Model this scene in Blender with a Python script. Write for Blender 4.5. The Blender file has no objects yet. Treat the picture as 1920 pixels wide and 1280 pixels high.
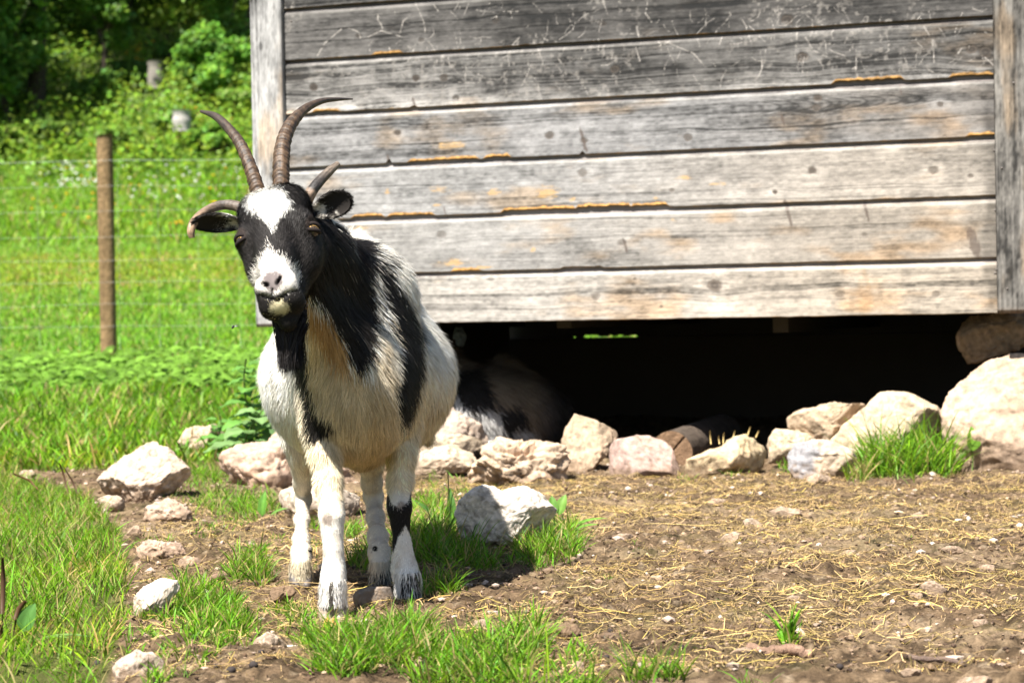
import bpy, math, random
import numpy as np
from mathutils import Vector, Matrix

# ------------------------------------------------------------------ camera, sky, sun, exposure
scene = bpy.context.scene
C = scene.collection
F_PX = 4000.0            # focal length in pixels of the 1920 px wide frame
CAM_H = 0.553
PITCH, ROLL = 0.01081682, -0.01841302
_F = np.array([0, math.cos(PITCH), -math.sin(PITCH)])
_R = np.array([1.0, 0, 0]); _U = np.cross(_R, _F)
CR = math.cos(ROLL)*_R + math.sin(ROLL)*_U
CU = -math.sin(ROLL)*_R + math.cos(ROLL)*_U
CF = _F
cam_data = bpy.data.cameras.new("camera")
cam = bpy.data.objects.new("camera", cam_data); C.objects.link(cam)
cam.matrix_world = Matrix(((CR[0], CU[0], -CF[0], 0), (CR[1], CU[1], -CF[1], 0), (CR[2], CU[2], -CF[2], CAM_H), (0, 0, 0, 1)))
cam_data.sensor_width = 36.0
cam_data.lens = 75.0
cam_data.clip_start = 0.05; cam_data.clip_end = 600.0
cam_data.dof.use_dof = True
cam_data.dof.focus_distance = 4.35
cam_data.dof.aperture_fstop = 7.6
scene.camera = cam

SUN_DIR = np.array([-0.30, -0.42, 0.835]); SUN_DIR /= np.linalg.norm(SUN_DIR)
world = bpy.data.worlds.new("World"); scene.world = world; world.use_nodes = True
wn = world.node_tree
bg = wn.nodes["Background"]
sky = wn.nodes.new("ShaderNodeTexSky"); sky.sky_type = 'NISHITA'; sky.sun_disc = False
sky.sun_elevation = math.asin(SUN_DIR[2]); sky.sun_rotation = math.atan2(SUN_DIR[0], SUN_DIR[1])
wn.links.new(sky.outputs[0], bg.inputs[0]); bg.inputs[1].default_value = 0.05
sun_data = bpy.data.lights.new("sun", 'SUN'); sun_data.energy = 5.0; sun_data.angle = math.radians(0.5)
sun_data.color = (1.0, 0.955, 0.88)
sun = bpy.data.objects.new("sun", sun_data); C.objects.link(sun)
sun.rotation_euler = Vector(SUN_DIR).to_track_quat('Z', 'Y').to_euler()
scene.view_settings.view_transform = 'Standard'
scene.view_settings.look = 'None'
scene.view_settings.exposure = 1.62
scene.view_settings.gamma = 1.0
scene.cycles.max_bounces = 6
scene.cycles.diffuse_bounces = 3
scene.cycles.transparent_max_bounces = 8

# ------------------------------------------------------------------ helpers
def ray(px, py):
    return CF + CR*((px-960)/F_PX) - CU*((py-640)/F_PX)
def P(px, py, d):
    r = ray(px, py)
    return np.array([0, 0, CAM_H]) + r*(d/r[1])
def pix(p):
    q = p - np.array([0, 0, CAM_H]); w = q@CF
    return 960+F_PX*(q@CR)/w, 640-F_PX*(q@CU)/w
def ground_h(x, y):
    x = np.asarray(x, float); y = np.asarray(y, float)
    a = 0.325*(np.clip((y-8)/8, 0, 1))**1.3
    m = np.clip(y-16, 0, 29)
    b = 0.055*m + 0.0021*m*m
    c = 0.42*np.clip(y-45, 0, 60)
    side = 0.10*np.clip(-x-2.0, 0, 3)*np.clip((y-9)/8, 0, 1)
    return a+b+c+side*0.0
def G(px, py):
    r = ray(px, py); t = CAM_H/max(1e-4, -r[2]) if r[2] < -1e-4 else 200.
    t = min(t, 120.)
    lo, hi = 0.5, t
    for _ in range(50):
        m = (lo+hi)/2; q = np.array([0, 0, CAM_H])+r*m
        if q[2] > ground_h(q[0], q[1]): lo = m
        else: hi = m
    q = np.array([0, 0, CAM_H])+r*lo
    return q

def _hash(ix, iy, iz, seed):
    h = (ix.astype(np.int64)*374761393 + iy.astype(np.int64)*668265263 + iz.astype(np.int64)*2147483647 + seed*974634777) & 0xffffffff
    h = ((h ^ (h >> 13))*1274126177) & 0xffffffff
    h = (h ^ (h >> 16)) & 0xffffffff
    return h.astype(np.float64)/4294967295.0*2-1
def vnoise(p, seed=0):
    """smooth value noise in [-1,1]; p (N,3)"""
    f = np.floor(p); i = f.astype(np.int64); u = p-f
    u = u*u*u*(u*(u*6-15)+10)
    x, y, z = i[:, 0], i[:, 1], i[:, 2]
    r = 0
    for dx in (0, 1):
        wx = u[:, 0] if dx else 1-u[:, 0]
        for dy in (0, 1):
            wy = u[:, 1] if dy else 1-u[:, 1]
            for dz in (0, 1):
                wz = u[:, 2] if dz else 1-u[:, 2]
                r = r + wx*wy*wz*_hash(x+dx, y+dy, z+dz, seed)
    return r
def fbm(p, octv=4, seed=0, gain=0.5, lac=2.07):
    a, s, r = 1.0, 0.0, 0
    q = np.array(p, float)
    for k in range(octv):
        r = r + a*vnoise(q, seed+k*17); s += a
        a *= gain; q = q*lac+13.7
    return r/s
def P3(a, b, c=0):
    a = np.asarray(a, float).ravel(); n = len(a)
    return np.stack([a, np.broadcast_to(np.ravel(b), (n,)), np.broadcast_to(np.ravel(c), (n,))], 1).astype(float)
def sstep(a, b, x):
    t = np.clip((x-a)/(b-a), 0, 1); return t*t*(3-2*t)
def mix(a, b, t):
    return a*(1-t)+b*t

def make_mesh(name, v, quads=None, tris=None, col=None, smooth=True, mat=None, parent=None, normals=None, link=True):
    me = bpy.data.meshes.new(name)
    v = np.ascontiguousarray(v, np.float32)
    nq = 0 if quads is None else len(quads); nt = 0 if tris is None else len(tris)
    me.vertices.add(len(v)); me.vertices.foreach_set("co", v.ravel())
    lv = []
    if nq: lv.append(np.asarray(quads, np.int32).ravel())
    if nt: lv.append(np.asarray(tris, np.int32).ravel())
    lv = np.concatenate(lv)
    me.loops.add(len(lv)); me.loops.foreach_set("vertex_index", lv)
    me.polygons.add(nq+nt)
    st = np.concatenate([np.arange(nq)*4, nq*4+np.arange(nt)*3]).astype(np.int32)
    me.polygons.foreach_set("loop_start", st)
    me.polygons.foreach_set("use_smooth", np.full(nq+nt, bool(smooth)))
    if col is not None:
        ca = me.color_attributes.new("Col", 'FLOAT_COLOR', 'POINT')
        c4 = np.ones((len(v), 4), np.float32); c4[:, :col.shape[1]] = col
        ca.data.foreach_set("color", c4.ravel())
    me.update(calc_edges=True); me.validate()
    if normals is not None:
        me.normals_split_custom_set_from_vertices(np.asarray(normals, np.float32).tolist())
    if mat is not None: me.materials.append(mat)
    o = bpy.data.objects.new(name, me)
    if link: C.objects.link(o)
    if parent is not None: o.parent = parent
    return o
def tag(o, label=None, cat=None, group=None, kind=None):
    if label: o["label"] = label
    if cat: o["category"] = cat
    if group: o["group"] = group
    if kind: o["kind"] = kind
    return o
def thing(name, loc, label, cat, group=None):
    o = bpy.data.objects.new(name, None); C.objects.link(o); o.location = Vector(loc)
    o.empty_display_size = 0.05
    bpy.context.view_layer.update()
    return tag(o, label, cat, group)
def adopt(child, root):
    """parent a world-space mesh to the thing keeping its place"""
    child.parent = root
    child.matrix_parent_inverse = Matrix.Translation(root.location).inverted()
    return child
def recenter(o, c):
    """move the object's origin to c keeping its geometry in place"""
    me = o.data; n = len(me.vertices); a = np.empty(n*3, np.float32); me.vertices.foreach_get("co", a)
    a = a.reshape(-1, 3)-np.asarray(c, np.float32); me.vertices.foreach_set("co", a.ravel()); me.update()
    o.location = Vector(c)
    return o
def grid_quads(nu, nv, off=0):
    i = np.arange(nu-1)[:, None]*nv + np.arange(nv-1)[None, :]
    i = i.ravel()+off
    return np.stack([i, i+nv, i+nv+1, i+1], 1)

# ------------------------------------------------------------------ materials
def mat_attr(name, rough=0.8, bump=None, spec=0.3, transl=0.0, noise=None, sheen=0.0, vary=None):
    """material whose colour is the mesh's own per-vertex pigment, broken up with noise; bump=(scale, strength, distance)"""
    m = bpy.data.materials.new(name); m.use_nodes = True
    nt = m.node_tree; N = nt.nodes; L = nt.links
    b = N["Principled BSDF"]; b.inputs["Roughness"].default_value = rough
    b.inputs["Specular IOR Level"].default_value = spec
    a = N.new("ShaderNodeAttribute"); a.attribute_name = "Col"
    colout = a.outputs["Color"]
    tc = N.new("ShaderNodeTexCoord")
    if noise:
        sc, lo, hi = noise[:3]
        mp = N.new("ShaderNodeMapping"); L.new(tc.outputs["Object"], mp.inputs[0])
        if len(noise) > 3: mp.inputs["Scale"].default_value = noise[3]
        nz = N.new("ShaderNodeTexNoise"); nz.inputs["Scale"].default_value = sc; nz.inputs["Detail"].default_value = 6; nz.inputs["Roughness"].default_value = 0.65
        L.new(mp.outputs[0], nz.inputs["Vector"])
        mr = N.new("ShaderNodeMapRange"); mr.inputs["From Min"].default_value = 0.3; mr.inputs["From Max"].default_value = 0.7
        mr.inputs["To Min"].default_value = lo; mr.inputs["To Max"].default_value = hi
        L.new(nz.outputs["Fac"], mr.inputs["Value"])
        vm = N.new("ShaderNodeVectorMath"); vm.operation = 'SCALE'
        L.new(colout, vm.inputs[0]); L.new(mr.outputs[0], vm.inputs["Scale"])
        colout = vm.outputs[0]
    L.new(colout, b.inputs["Base Color"])
    if bump:
        mp2 = N.new("ShaderNodeMapping"); L.new(tc.outputs["Object"], mp2.inputs[0])
        if len(bump) > 3: mp2.inputs["Scale"].default_value = bump[3]
        nz = N.new("ShaderNodeTexNoise"); nz.inputs["Scale"].default_value = bump[0]; nz.inputs["Detail"].default_value = 8; nz.inputs["Roughness"].default_value = 0.7
        L.new(mp2.outputs[0], nz.inputs["Vector"])
        bp = N.new("ShaderNodeBump"); bp.inputs["Strength"].default_value = bump[1]; bp.inputs["Distance"].default_value = bump[2]
        L.new(nz.outputs["Fac"], bp.inputs["Height"]); L.new(bp.outputs[0], b.inputs["Normal"])
    if transl > 0:
        tr = N.new("ShaderNodeBsdfTranslucent"); L.new(colout, tr.inputs["Color"])
        ms = N.new("ShaderNodeMixShader"); ms.inputs[0].default_value = transl
        out = N["Material Output"]
        L.new(b.outputs[0], ms.inputs[1]); L.new(tr.outputs[0], ms.inputs[2]); L.new(ms.outputs[0], out.inputs["Surface"])
    return m
M_ground = mat_attr("soil", 0.95, (90, 0.9, 0.012), 0.1, noise=(160, 0.55, 1.45))
M_rock = mat_attr("limestone", 0.9, (60, 0.8, 0.008), 0.2, noise=(55, 0.72, 1.22))
M_wood = mat_attr("weathered_wood", 0.75, (500, 0.5, 0.002, (0.05, 1, 1)), 0.25, noise=(700, 0.75, 1.25, (0.04, 1, 1)))
M_woodv = mat_attr("weathered_post_wood", 0.75, (400, 0.5, 0.002, (1, 1, 0.05)), 0.25, noise=(500, 0.75, 1.25, (1, 1, 0.04)))
M_grass = mat_attr("grass_blade", 0.5, None, 0.22, transl=0.4)
M_leaf = mat_attr("leaf", 0.5, None, 0.2, transl=0.38)
M_straw = mat_attr("straw_stem", 0.55, None, 0.3)
M_fur = mat_attr("goat_hair", 0.6, None, 0.2)
M_skin = mat_attr("goat_skin", 0.85, (900, 0.3, 0.001), 0.2)
M_horn = mat_attr("horn", 0.5, (300, 0.5, 0.002, (1, 1, 1)), 0.4, noise=(120, 0.6, 1.4))
M_bark = mat_attr("bark", 0.95, (40, 0.8, 0.02), 0.1, noise=(30, 0.6, 1.4))
M_metal = mat_attr("galvanised_wire", 0.45, None, 0.5)
M_dark = mat_attr("plain_dull", 0.85, None, 0.2)

rng = np.random.default_rng(7)
# ------------------------------------------------------------------ ground: one sheet, fine near the camera
def grow(a, b, n, pw=1.0):
    return a+(b-a)*(np.linspace(0, 1, n)**pw)
def in_poly(x, y, poly):
    inside = np.zeros(x.shape, bool); n = len(poly)
    for i in range(n):
        x1, y1 = poly[i]; x2, y2 = poly[(i+1) % n]
        c = ((y1 > y) != (y2 > y)) & (x < (x2-x1)*(y-y1)/(y2-y1+1e-12)+x1)
        inside ^= c
    return inside
def gpoly(pts):
    return [tuple(G(a, b)[:2]) for a, b in pts]
# bare trodden soil, outlined on the ground
DIRT = gpoly([(150, 1420), (215, 1250), (232, 1130), (238, 1060), (225, 990), (170, 945), (140, 915), (20, 905), (10, 882), (170, 872),
              (420, 850), (560, 850), (900, 860), (1300, 860), (1700, 855), (2200, 850), (2600, 900), (2600, 1420)])
hut_yaw = 0.34419328
HE = np.array([math.cos(hut_yaw), -math.sin(hut_yaw), 0]); HN = np.array([-math.sin(hut_yaw), -math.cos(hut_yaw), 0])
WALLD = 7.95
def on_wall(px, py, off=0.0):
    """point of the photographed wall plane as (s along wall, z)"""
    r = ray(px, py); n = -HN; c = n@np.array([0, WALLD, 0])-off
    q = np.array([0, 0, CAM_H])+r*(c/(n@r))
    return q
H0 = on_wall(538, 600); H0 = np.array([H0[0], H0[1], 0])
def sz(px, py):
    q = on_wall(px, py); return (q-H0)@HE, q[2]
HUT_W = sz(1870, 585)[0]
def hut_local(x, y):
    dx = x-H0[0]; dy = y-H0[1]
    return dx*HE[0]+dy*HE[1], -(dx*HN[0]+dy*HN[1])   # along, behind
def dirt_mask(x, y):
    m = in_poly(x, y, DIRT).astype(float)
    s, b = hut_local(x, y)
    m = np.maximum(m, ((b > -0.3) & (b < 2.9) & (s > -0.35) & (s < HUT_W+2.5)).astype(float))
    return m
def ground_detail(x, y):
    shp = np.shape(x); x = np.ravel(x); y = np.ravel(y)
    near = np.clip(1.2-(y-3)/14, 0, 1)*np.clip(1.2-np.abs(x)/8, 0, 1)
    p = P3(x, y, 0.3)
    h = 0.020*fbm(p*2.3, 3, 5) + 0.020*fbm(p*11, 4, 9)*near
    cl = fbm(p*38, 3, 21); h = h + near*0.017*np.clip(cl, -0.3, 1)
    cl2 = fbm(p*95, 2, 23); h = h + near*0.008*cl2
    return h.reshape(shp)
def gz(x, y):
    x = np.atleast_1d(np.asarray(x, float)); y = np.atleast_1d(np.asarray(y, float))
    return ground_h(x, y)+ground_detail(x, y)
xs = np.concatenate([-np.flip(grow(2.6, 70, 60, 2.4))[:-1], np.arange(-2.6, 2.6, 0.011), grow(2.6, 70, 60, 2.4)])
ys = np.concatenate([grow(-12, 3.0, 24, 0.6)[:-1], np.arange(3.0, 8.6, 0.0125), grow(8.6, 17, 190, 1.5)[1:], grow(17, 160, 150, 1.5)[1:]])
X, Y = np.meshgrid(xs, ys, indexing='ij')
Z = ground_h(X, Y)+ground_detail(X, Y)
for d_, c_ in ((0, 0),):
    pass
mk = dirt_mask(X.ravel(), Y.ravel())
pp = P3(X, Y, 0.0)
edge = np.clip(mk+0.35*fbm(pp*7, 3, 31), 0, 1)
n1 = fbm(pp*9, 4, 41); n2 = fbm(pp*55, 3, 43); n3 = fbm(pp*3, 3, 47)
soil = np.array([0.112, 0.075, 0.044])[None]*(1+0.5*n1[:, None]+1.0*n2[:, None])
soil = mix(soil, np.array([0.22, 0.158, 0.098])[None]*(1+0.3*n2[:, None]), sstep(-0.05, 0.5, n3+0.5*n2)[:, None]*0.75)
soil = mix(soil, np.array([0.30, 0.23, 0.155])[None]*np.ones((len(pp), 1)), sstep(0.42, 0.62, fbm(pp*33, 3, 52))[:, None]*0.7)
turf = np.array([0.075, 0.085, 0.022])[None]*(1+0.4*n1[:, None]+0.3*n2[:, None])
far = sstep(9, 14, pp[:, 1])[:, None]
turf = mix(turf, np.array([0.085, 0.165, 0.022])[None]*(1+0.2*n3[:, None]), far)
wood = sstep(45, 49, pp[:, 1]+2*n3+0.25*pp[:, 0])[:, None]
turf = mix(turf, np.array([0.04, 0.055, 0.018])[None]*(1+0.4*n1[:, None]), wood*0.9)
gc = mix(turf, soil, edge[:, None])
ground = make_mesh("ground", np.stack([X.ravel(), Y.ravel(), Z.ravel()], 1), grid_quads(len(xs), len(ys)), col=np.clip(gc, 0.01, 1), mat=M_ground)
tag(ground, kind="structure")

# ------------------------------------------------------------------ hut
ZS_FIT = [1.80916079, 1.61449026, 1.41259069, 1.21105064, 1.01217286, 0.80376107, 0.61806212]
ZS = [CAM_H+(z-0.63)*WALLD/7.75 for z in ZS_FIT]
hut = thing("wooden_hut", (H0[0], H0[1], 0), "weathered grey wooden hut of horizontal boards raised on rocks over a dark gap", "hut")
def wp(s, z, out):
    """hut coordinates to world: s along the front, z up, out towards the viewer"""
    s = np.asarray(s, float)[..., None]; out = np.asarray(out, float)[..., None]
    b = H0 + s*HE + (out-0.022)*HN
    b[..., 2] = z
    return b
SEAM_DY = {  # departures of a board's lower edge from straight: (px0, px1, lift in px, torn orange?)
    1: [(700, 760, 1.5, 1)],
    2: [(585, 640, 3, 1), (770, 785, 3, 0), (1560, 1700, 5, 1), (1780, 1870, 3, 1)],
    3: [(724, 734, 8, 0), (762, 900, 2.5, 1), (905, 960, 4, 1), (1088, 1097, 5, 0), (1810, 1872, 3, 1)],
    4: [(655, 720, 4, 1), (722, 815, 3.5, 1), (936, 1080, 5, 1), (1075, 1185, 6.5, 1), (1178, 1255, 5, 1)],
    5: [(1045, 1130, 3, 0), (840, 900, 2, 1)],
    6: [],
}
KNOTS = [  # px, py, radius px, darkness
    (588, 164, 9, .9), (780, 147, 8, .9), (832, 146, 9, .8), (855, 184, 7, .6), (745, 249, 7, .9), (500, 60, 8, .3), (672, 68, 6, .5), (1152, 130, 9, .8), (1505, 108, 11, .9),
    (1822, 93, 10, .8), (1848, 98, 12, .7), (1476, 38, 12, .8), (1030, 254, 9, .7), (1290, 258, 9, .6), (1533, 184, 8, .8), (1530, 203, 8, .5), (1763, 196, 6, .7), (1095, 264, 7, .6),
    (1092, 324, 10, .45), (1523, 320, 8, .8), (1453, 360, 5, .9), (1260, 357, 5, .5), (1750, 320, 9, .5), (1166, 455, 8, .3), (1116, 555, 9, .35), (1340, 535, 14, .8), (1190, 523, 3, .6),
    (1575, 552, 8, .3), (1755, 552, 7, .4), (828, 440, 10, .25), (920, 523, 6, .3), (1240, 575, 4, .5), (790, 76, 6, .4), (1820, 330, 5, .5), (930, 40, 7, .4), (1130, 45, 7, .4), (1620, 440, 5, .25)]
SPIKE = [(1094, 264, 5, 26), (728, 298, 4, 10), (1478, 400, 5, 30), (1624, 395, 4, 22), (776, 192, 4, 12), (1468, 225, 4, 12), (1826, 455, 13, 30), (1688, 168, 2, 12), (835, 400, 2, 16), (1172, 460, 4, 16)]
ORANGE = [(847, 272, 42, 10), (825, 354, 26, 10), (926, 360, 16, 9), (1026, 362, 30, 17), (1074, 374, 8, 6), (675, 427, 25, 5), (850, 492, 32, 9), (900, 502, 30, 5), (820, 385, 10, 6),
          (1280, 333, 20, 6), (1262, 412, 7, 5), (1345, 345, 20, 4), (1000, 470, 6, 8), (725, 360, 8, 10), (730, 205, 40, 3), (1230, 372, 8, 4)]
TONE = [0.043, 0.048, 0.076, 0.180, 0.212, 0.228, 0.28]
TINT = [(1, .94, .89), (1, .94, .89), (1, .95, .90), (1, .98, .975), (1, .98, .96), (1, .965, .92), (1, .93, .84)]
ORA = np.array([0.50, 0.26, 0.07])
def seg_dist(px_, py_, a, b):
    ax, ay = a; bx, by = b; dx, dy = bx-ax, by-ay
    t = np.clip(((px_-ax)*dx+(py_-ay)*dy)/(dx*dx+dy*dy+1e-9), 0, 1)
    return np.hypot(px_-(ax+t*dx), py_-(ay+t*dy)), t
def wood_colour(s, z, tone, tint, knots, seed, dark_right=0.0):
    """grain and pigment of a weathered board; returns colour and relief"""
    phi = z.copy()
    for (ks, kz, kr, kd) in knots:
        e = np.exp(-((s-ks)/(kr*4.5))**2)*np.exp(-np.abs(z-kz)/(kr*3.5))
        phi = phi - np.sign(z-kz)*kr*0.9*e*(1-np.exp(-np.abs(z-kz)/(kr*0.4)))
    pw = P3(s*0.9, z*3.0, seed)
    phi = phi + 0.020*fbm(pw, 3, seed) + 0.004*fbm(P3(s*5, z*10, seed), 2, seed+3)
    g1 = fbm(P3(s*0.5, phi*75, seed*1.7), 2, seed+5)
    g2 = fbm(P3(s*1.6, phi*150, seed*1.3), 2, seed+6)
    g3 = fbm(P3(s*12, z*210, seed*2.3), 3, seed+7)
    cl = fbm(P3(s*3.0, z*9, seed*0.7), 4, seed+8)
    cl2 = fbm(P3(s*14, z*24, seed*0.7), 4, seed+9)
    lines = sstep(0.15, 0.42, g1)
    v = 1.05 + 0.26*g2 + 0.30*g3 + 0.50*cl + 0.42*cl2 - 0.40*lines
    g4 = fbm(P3(s*60, z*120, seed*0.9), 3, seed+15)
    v = v+0.38*g4
    v = 1+(v-1)*(1.05 if tone > .15 else 1.6)
    c = np.array(tint)[None]*tone*np.clip(v, 0.18, 2.1)[:, None]
    brown = sstep(0.1, 0.55, fbm(P3(s*4, z*12, seed+3.3), 4, seed+11))[:, None]
    c = mix(c, c*np.array([1.18, 0.92, 0.66])[None], brown*0.75)
    relief = -0.0006*lines+0.0003*g2
    return c, relief
scr_rng = np.random.default_rng(3)
SCR = []
for k in range(210):
    x0 = scr_rng.uniform(700, 1870); row = scr_rng.choice([0, 1, 2, 2, 1, 1])
    y0 = scr_rng.uniform(2, 60) if row == 0 else (scr_rng.uniform(5, 110) if row == 1 else scr_rng.uniform(70, 175))
    a = scr_rng.normal(1.6, 0.45) if scr_rng.random() < 0.65 else scr_rng.uniform(0, 3.1)
    Ls = scr_rng.gamma(2.2, 13)
    pts = [(x0, y0)]
    for _ in range(3):
        a += scr_rng.normal(0, 0.35); pts.append((pts[-1][0]+math.cos(a)*Ls/3, pts[-1][1]+math.sin(a)*Ls/3))
    SCR.append(([sz(*q) for q in pts], scr_rng.uniform(0.0008, 0.0017), scr_rng.uniform(0.35, 0.95)))
for pts in ([(640, 55), (610, 80), (595, 105)], [(645, 50), (672, 60), (676, 72)], [(690, 70), (715, 58), (755, 70)], [(1215, 0), (1210, 25), (1222, 42)], [(1130, 0), (1140, 30)],
            [(1732, 50), (1748, 75), (1752, 120)], [(1192, 90), (1200, 115)], [(1262, 85), (1300, 100), (1322, 125)], [(735, 105), (730, 90)], [(768, 30), (756, 40), (750, 62)], [(1510, 70), (1525, 95), (1560, 112)], [(878, 8), (866, 40)]):
    SCR.append(([sz(*q) for q in pts], 0.0018, 0.9))
KN = [(sz(a, b)[0], sz(a, b)[1], r*0.0018, min(1, d*.7+.3)) for a, b, r, d in KNOTS]
ORG = [(sz(a, b)[0], sz(a, b)[1], w*0.00195, h*0.00195) for a, b, w, h in ORANGE]
SPK = [(sz(a, b)[0], sz(a, b)[1], w*0.00195, h*0.00195) for a, b, w, h in SPIKE]
def plank(i, z_bot, z_top, W, dy_list, fine=True, name="plank"):
    """one lapped board. rows run from the inside of the lower edge, up the face, over the shoulder into the rebate"""
    ns = 760
    s = np.linspace(0.0, W, ns)
    lift = 0.0012*fbm(P3(s*30, s*0, i), 3, 60+i)+0.0018*fbm(P3(s*4, s*0, i), 2, 61+i)
    torn = np.zeros(ns)
    for (a, b, up, t) in dy_list:
        sa = sz(a, 300)[0]; sb = sz(b, 300)[0]; w = (sb-sa)
        e = sstep(sa-0.004, sa+min(0.02, w*.4), s)*(1-sstep(sb-min(0.02, w*.4), sb+0.004, s))
        rag = 1+0.35*fbm(P3(s*60, s*0, i+4), 3, 62+i)
        lift = np.maximum(lift, lift*0.3+e*up*0.00195*rag)
        if t: torn = np.maximum(torn, e)
    zb = z_bot+lift
    face = z_top-0.025      # shoulder line
    nf = 88
    rows = []
    rows.append((lambda u: zb+0.004, -0.004)); rows.append((lambda u: zb+0.0015, 0.012))
    tz = np.linspace(0, 1, nf)**1.0
    V = []; ZZ = []; OUT = []
    V.append(zb+0.006); OUT.append(np.full(ns, 0.000))
    V.append(zb+0.002); OUT.append(np.full(ns, 0.0185))
    for t in tz:
        V.append(zb+(face-zb)*t); OUT.append(np.full(ns, 0.022)-0.0025*np.exp(-(t*160)**1.0*0+0)*(t < 0.004))
    for (dz, o) in ((0.003, 0.0215), (0.007, 0.018), (0.012, 0.012), (0.017, 0.0085), (0.024, 0.008), (0.030, 0.008), (0.045, 0.008)):
        wig = 0.0012*fbm(P3(s*6, s*0, i+9), 2, 70+i)
        V.append(face+dz+wig); OUT.append(np.full(ns, o))
    Zm = np.array(V); Om = np.array(OUT); Sm = np.broadcast_to(s, Zm.shape)
    fs = Sm.ravel(); fz = Zm.ravel(); fo = Om.ravel().copy()
    kn = [k for k in KN if z_bot-0.02 < k[1] < z_top+0.02] if fine else []
    # tone varies along the board as in the weathered wall
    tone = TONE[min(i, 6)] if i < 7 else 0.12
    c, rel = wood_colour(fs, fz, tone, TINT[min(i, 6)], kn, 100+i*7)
    if fine:
        fr = fs/HUT_W
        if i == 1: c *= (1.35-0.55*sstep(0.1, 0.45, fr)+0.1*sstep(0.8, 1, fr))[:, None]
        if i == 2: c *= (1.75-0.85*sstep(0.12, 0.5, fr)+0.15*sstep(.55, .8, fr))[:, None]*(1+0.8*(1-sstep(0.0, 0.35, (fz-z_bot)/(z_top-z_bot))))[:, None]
        if i == 3:
            bp = sstep(0.55, 0.9, fr)*(1-sstep(0.1, 0.5, (fz-z_bot)/0.2))
            c = mix(c, c*np.array([0.8, 0.68, 0.55])[None], (0.8*sstep(.55, .95, fr)*(0.5+0.5*fbm(P3(fs*6, fz*20, 1), 3, 5)))[:, None])
        if i == 3:   # cathedral grain
            sc0, zc = sz(1400, 190)[0], sz(1600, 194)[1]; sc1 = sz(1780, 190)[0]; dz_ = fz-zc-0.010*(fs-sc0)
            u = fs+150*dz_**2+0.006*fbm(P3(fs*8, fz*20, 2), 2, 4); ln_ = np.exp(-((np.mod(u/0.062, 1)-.5)/.13)**2)
            w_ = (1-sstep(.030, .048, np.abs(dz_)))*sstep(sc0, sc0+.08, fs)*(1-sstep(sc1-.1, sc1, fs)); c = c*(1-.62*ln_*w_)[:, None]
        if i in (4, 5): c = mix(c, c*np.array([1.10, 1.0, 0.88])[None], sstep(0.3, 0.9, fr)[:, None])
        if i in (3, 4, 5, 6):  # darker towards the right post
            e = sstep(0.972, 0.995, fr+0.012*fbm(P3(fs*20, fz*9, 2), 2, 9))
            c *= (1-0.45*e)[:, None]
        if i == 6:
            c = mix(c, c*np.array([1.08, 1.0, 0.9])[None], sstep(0.35, 0.9, fr)[:, None])
            st = sstep(0.25, 0.6, fbm(P3(fs*16, fz*5, 4), 3, 77)); c = mix(c, c*np.array([.92, .72, .5])[None], (st*0.6*sstep(.5, .65, fr)*(1-sstep(.8, .9, fr)))[:, None])
        for (ks, kz, kr, kd) in kn:
            rr = np.hypot((fs-ks)*0.85, (fz-kz)*1.1)*(1+0.18*fbm(P3(fs*90, fz*90, 1), 2, 33))
            ring = 0.5+0.5*np.cos(rr/kr*9)
            core = 1-sstep(kr*0.75, kr*1.1, rr)
            halo = np.exp(-((rr-kr*1.7)/(kr*0.7))**2)
            kc = np.array([0.10, 0.08, 0.065])[None]*(0.65+0.8*ring[:, None])
            c = mix(c, kc*min(.95, .22+2.2*tone), (core*kd)[:, None])
            c = c*(1+0.22*halo*kd)[:, None]
            rel = rel-0.0012*core
        for (ks, kz, w, h) in SPK:
            if not (z_bot-0.06 < kz < z_top+0.06): continue
            e = np.exp(-(((fs-ks)+0.25*(fz-kz))/w)**2*1.5-((fz-kz)/h)**4)
            e = sstep(0.35, 0.7, e+0.25*fbm(P3(fs*220, fz*60, 7), 2, 35))
            c = mix(c, np.array([0.075, 0.055, 0.045])[None]*(1+0*c), (0.75*e)[:, None])
        for (ks, kz, w, h) in ORG:
            if not (z_bot-0.05 < kz < z_top+0.05): continue
            e = np.exp(-((fs-ks)/w)**2-((fz-kz)/h)**2)
            e = sstep(0.38, 0.80, e*0.80+0.42*fbm(P3(fs*55, fz*130, 5), 4, 36))
            c = mix(c, ORA[None]*np.array([0.85, 1.05, 1.6])[None]*(1+0.25*c), (0.65*e)[:, None])
        if i <= 2:
            for pts, w, a in SCR:
                zz = [q[1] for q in pts]; ss = [q[0] for q in pts]
                if max(zz) < z_bot or min(zz) > z_top: continue
                sel = np.where((fs > min(ss)-.01) & (fs < max(ss)+.01) & (fz > min(zz)-.01) & (fz < max(zz)+.01))[0]
                if len(sel) == 0: continue
                for q0, q1 in zip(pts[:-1], pts[1:]):
                    dd, tt = seg_dist(fs[sel], fz[sel], q0, q1)
                    e = np.exp(-(dd/w)**2)*a*np.clip(0.6+0.9*vnoise(P3(fs[sel]*120, fz[sel]*120, 3), 8), 0, 1)
                    c[sel] = mix(c[sel], np.array([0.36, 0.33, 0.30])[None], e[:, None])
            hz = sstep(0.15, 0.6, fbm(P3(fs*60, fz*60, 6), 4, 90))*sstep(0.1, 0.4, fbm(P3(fs*3, fz*4, 6), 3, 91)+0.1)
            c = mix(c, np.array([0.24, 0.22, 0.20])[None], (0.5*hz)[:, None])
            # pale worn lower and upper edges
            t_ = (fz-z_bot)/(z_top-0.03-z_bot)
            c *= (1+0.5*np.exp(-(t_/0.10))+0.0*t_)[:, None]
    # highlight painted into the rounded shoulder's colour; the rebate is tinted purplish brown
    sh = np.exp(-((fz-face-0.001)/0.0035)**2)
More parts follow.
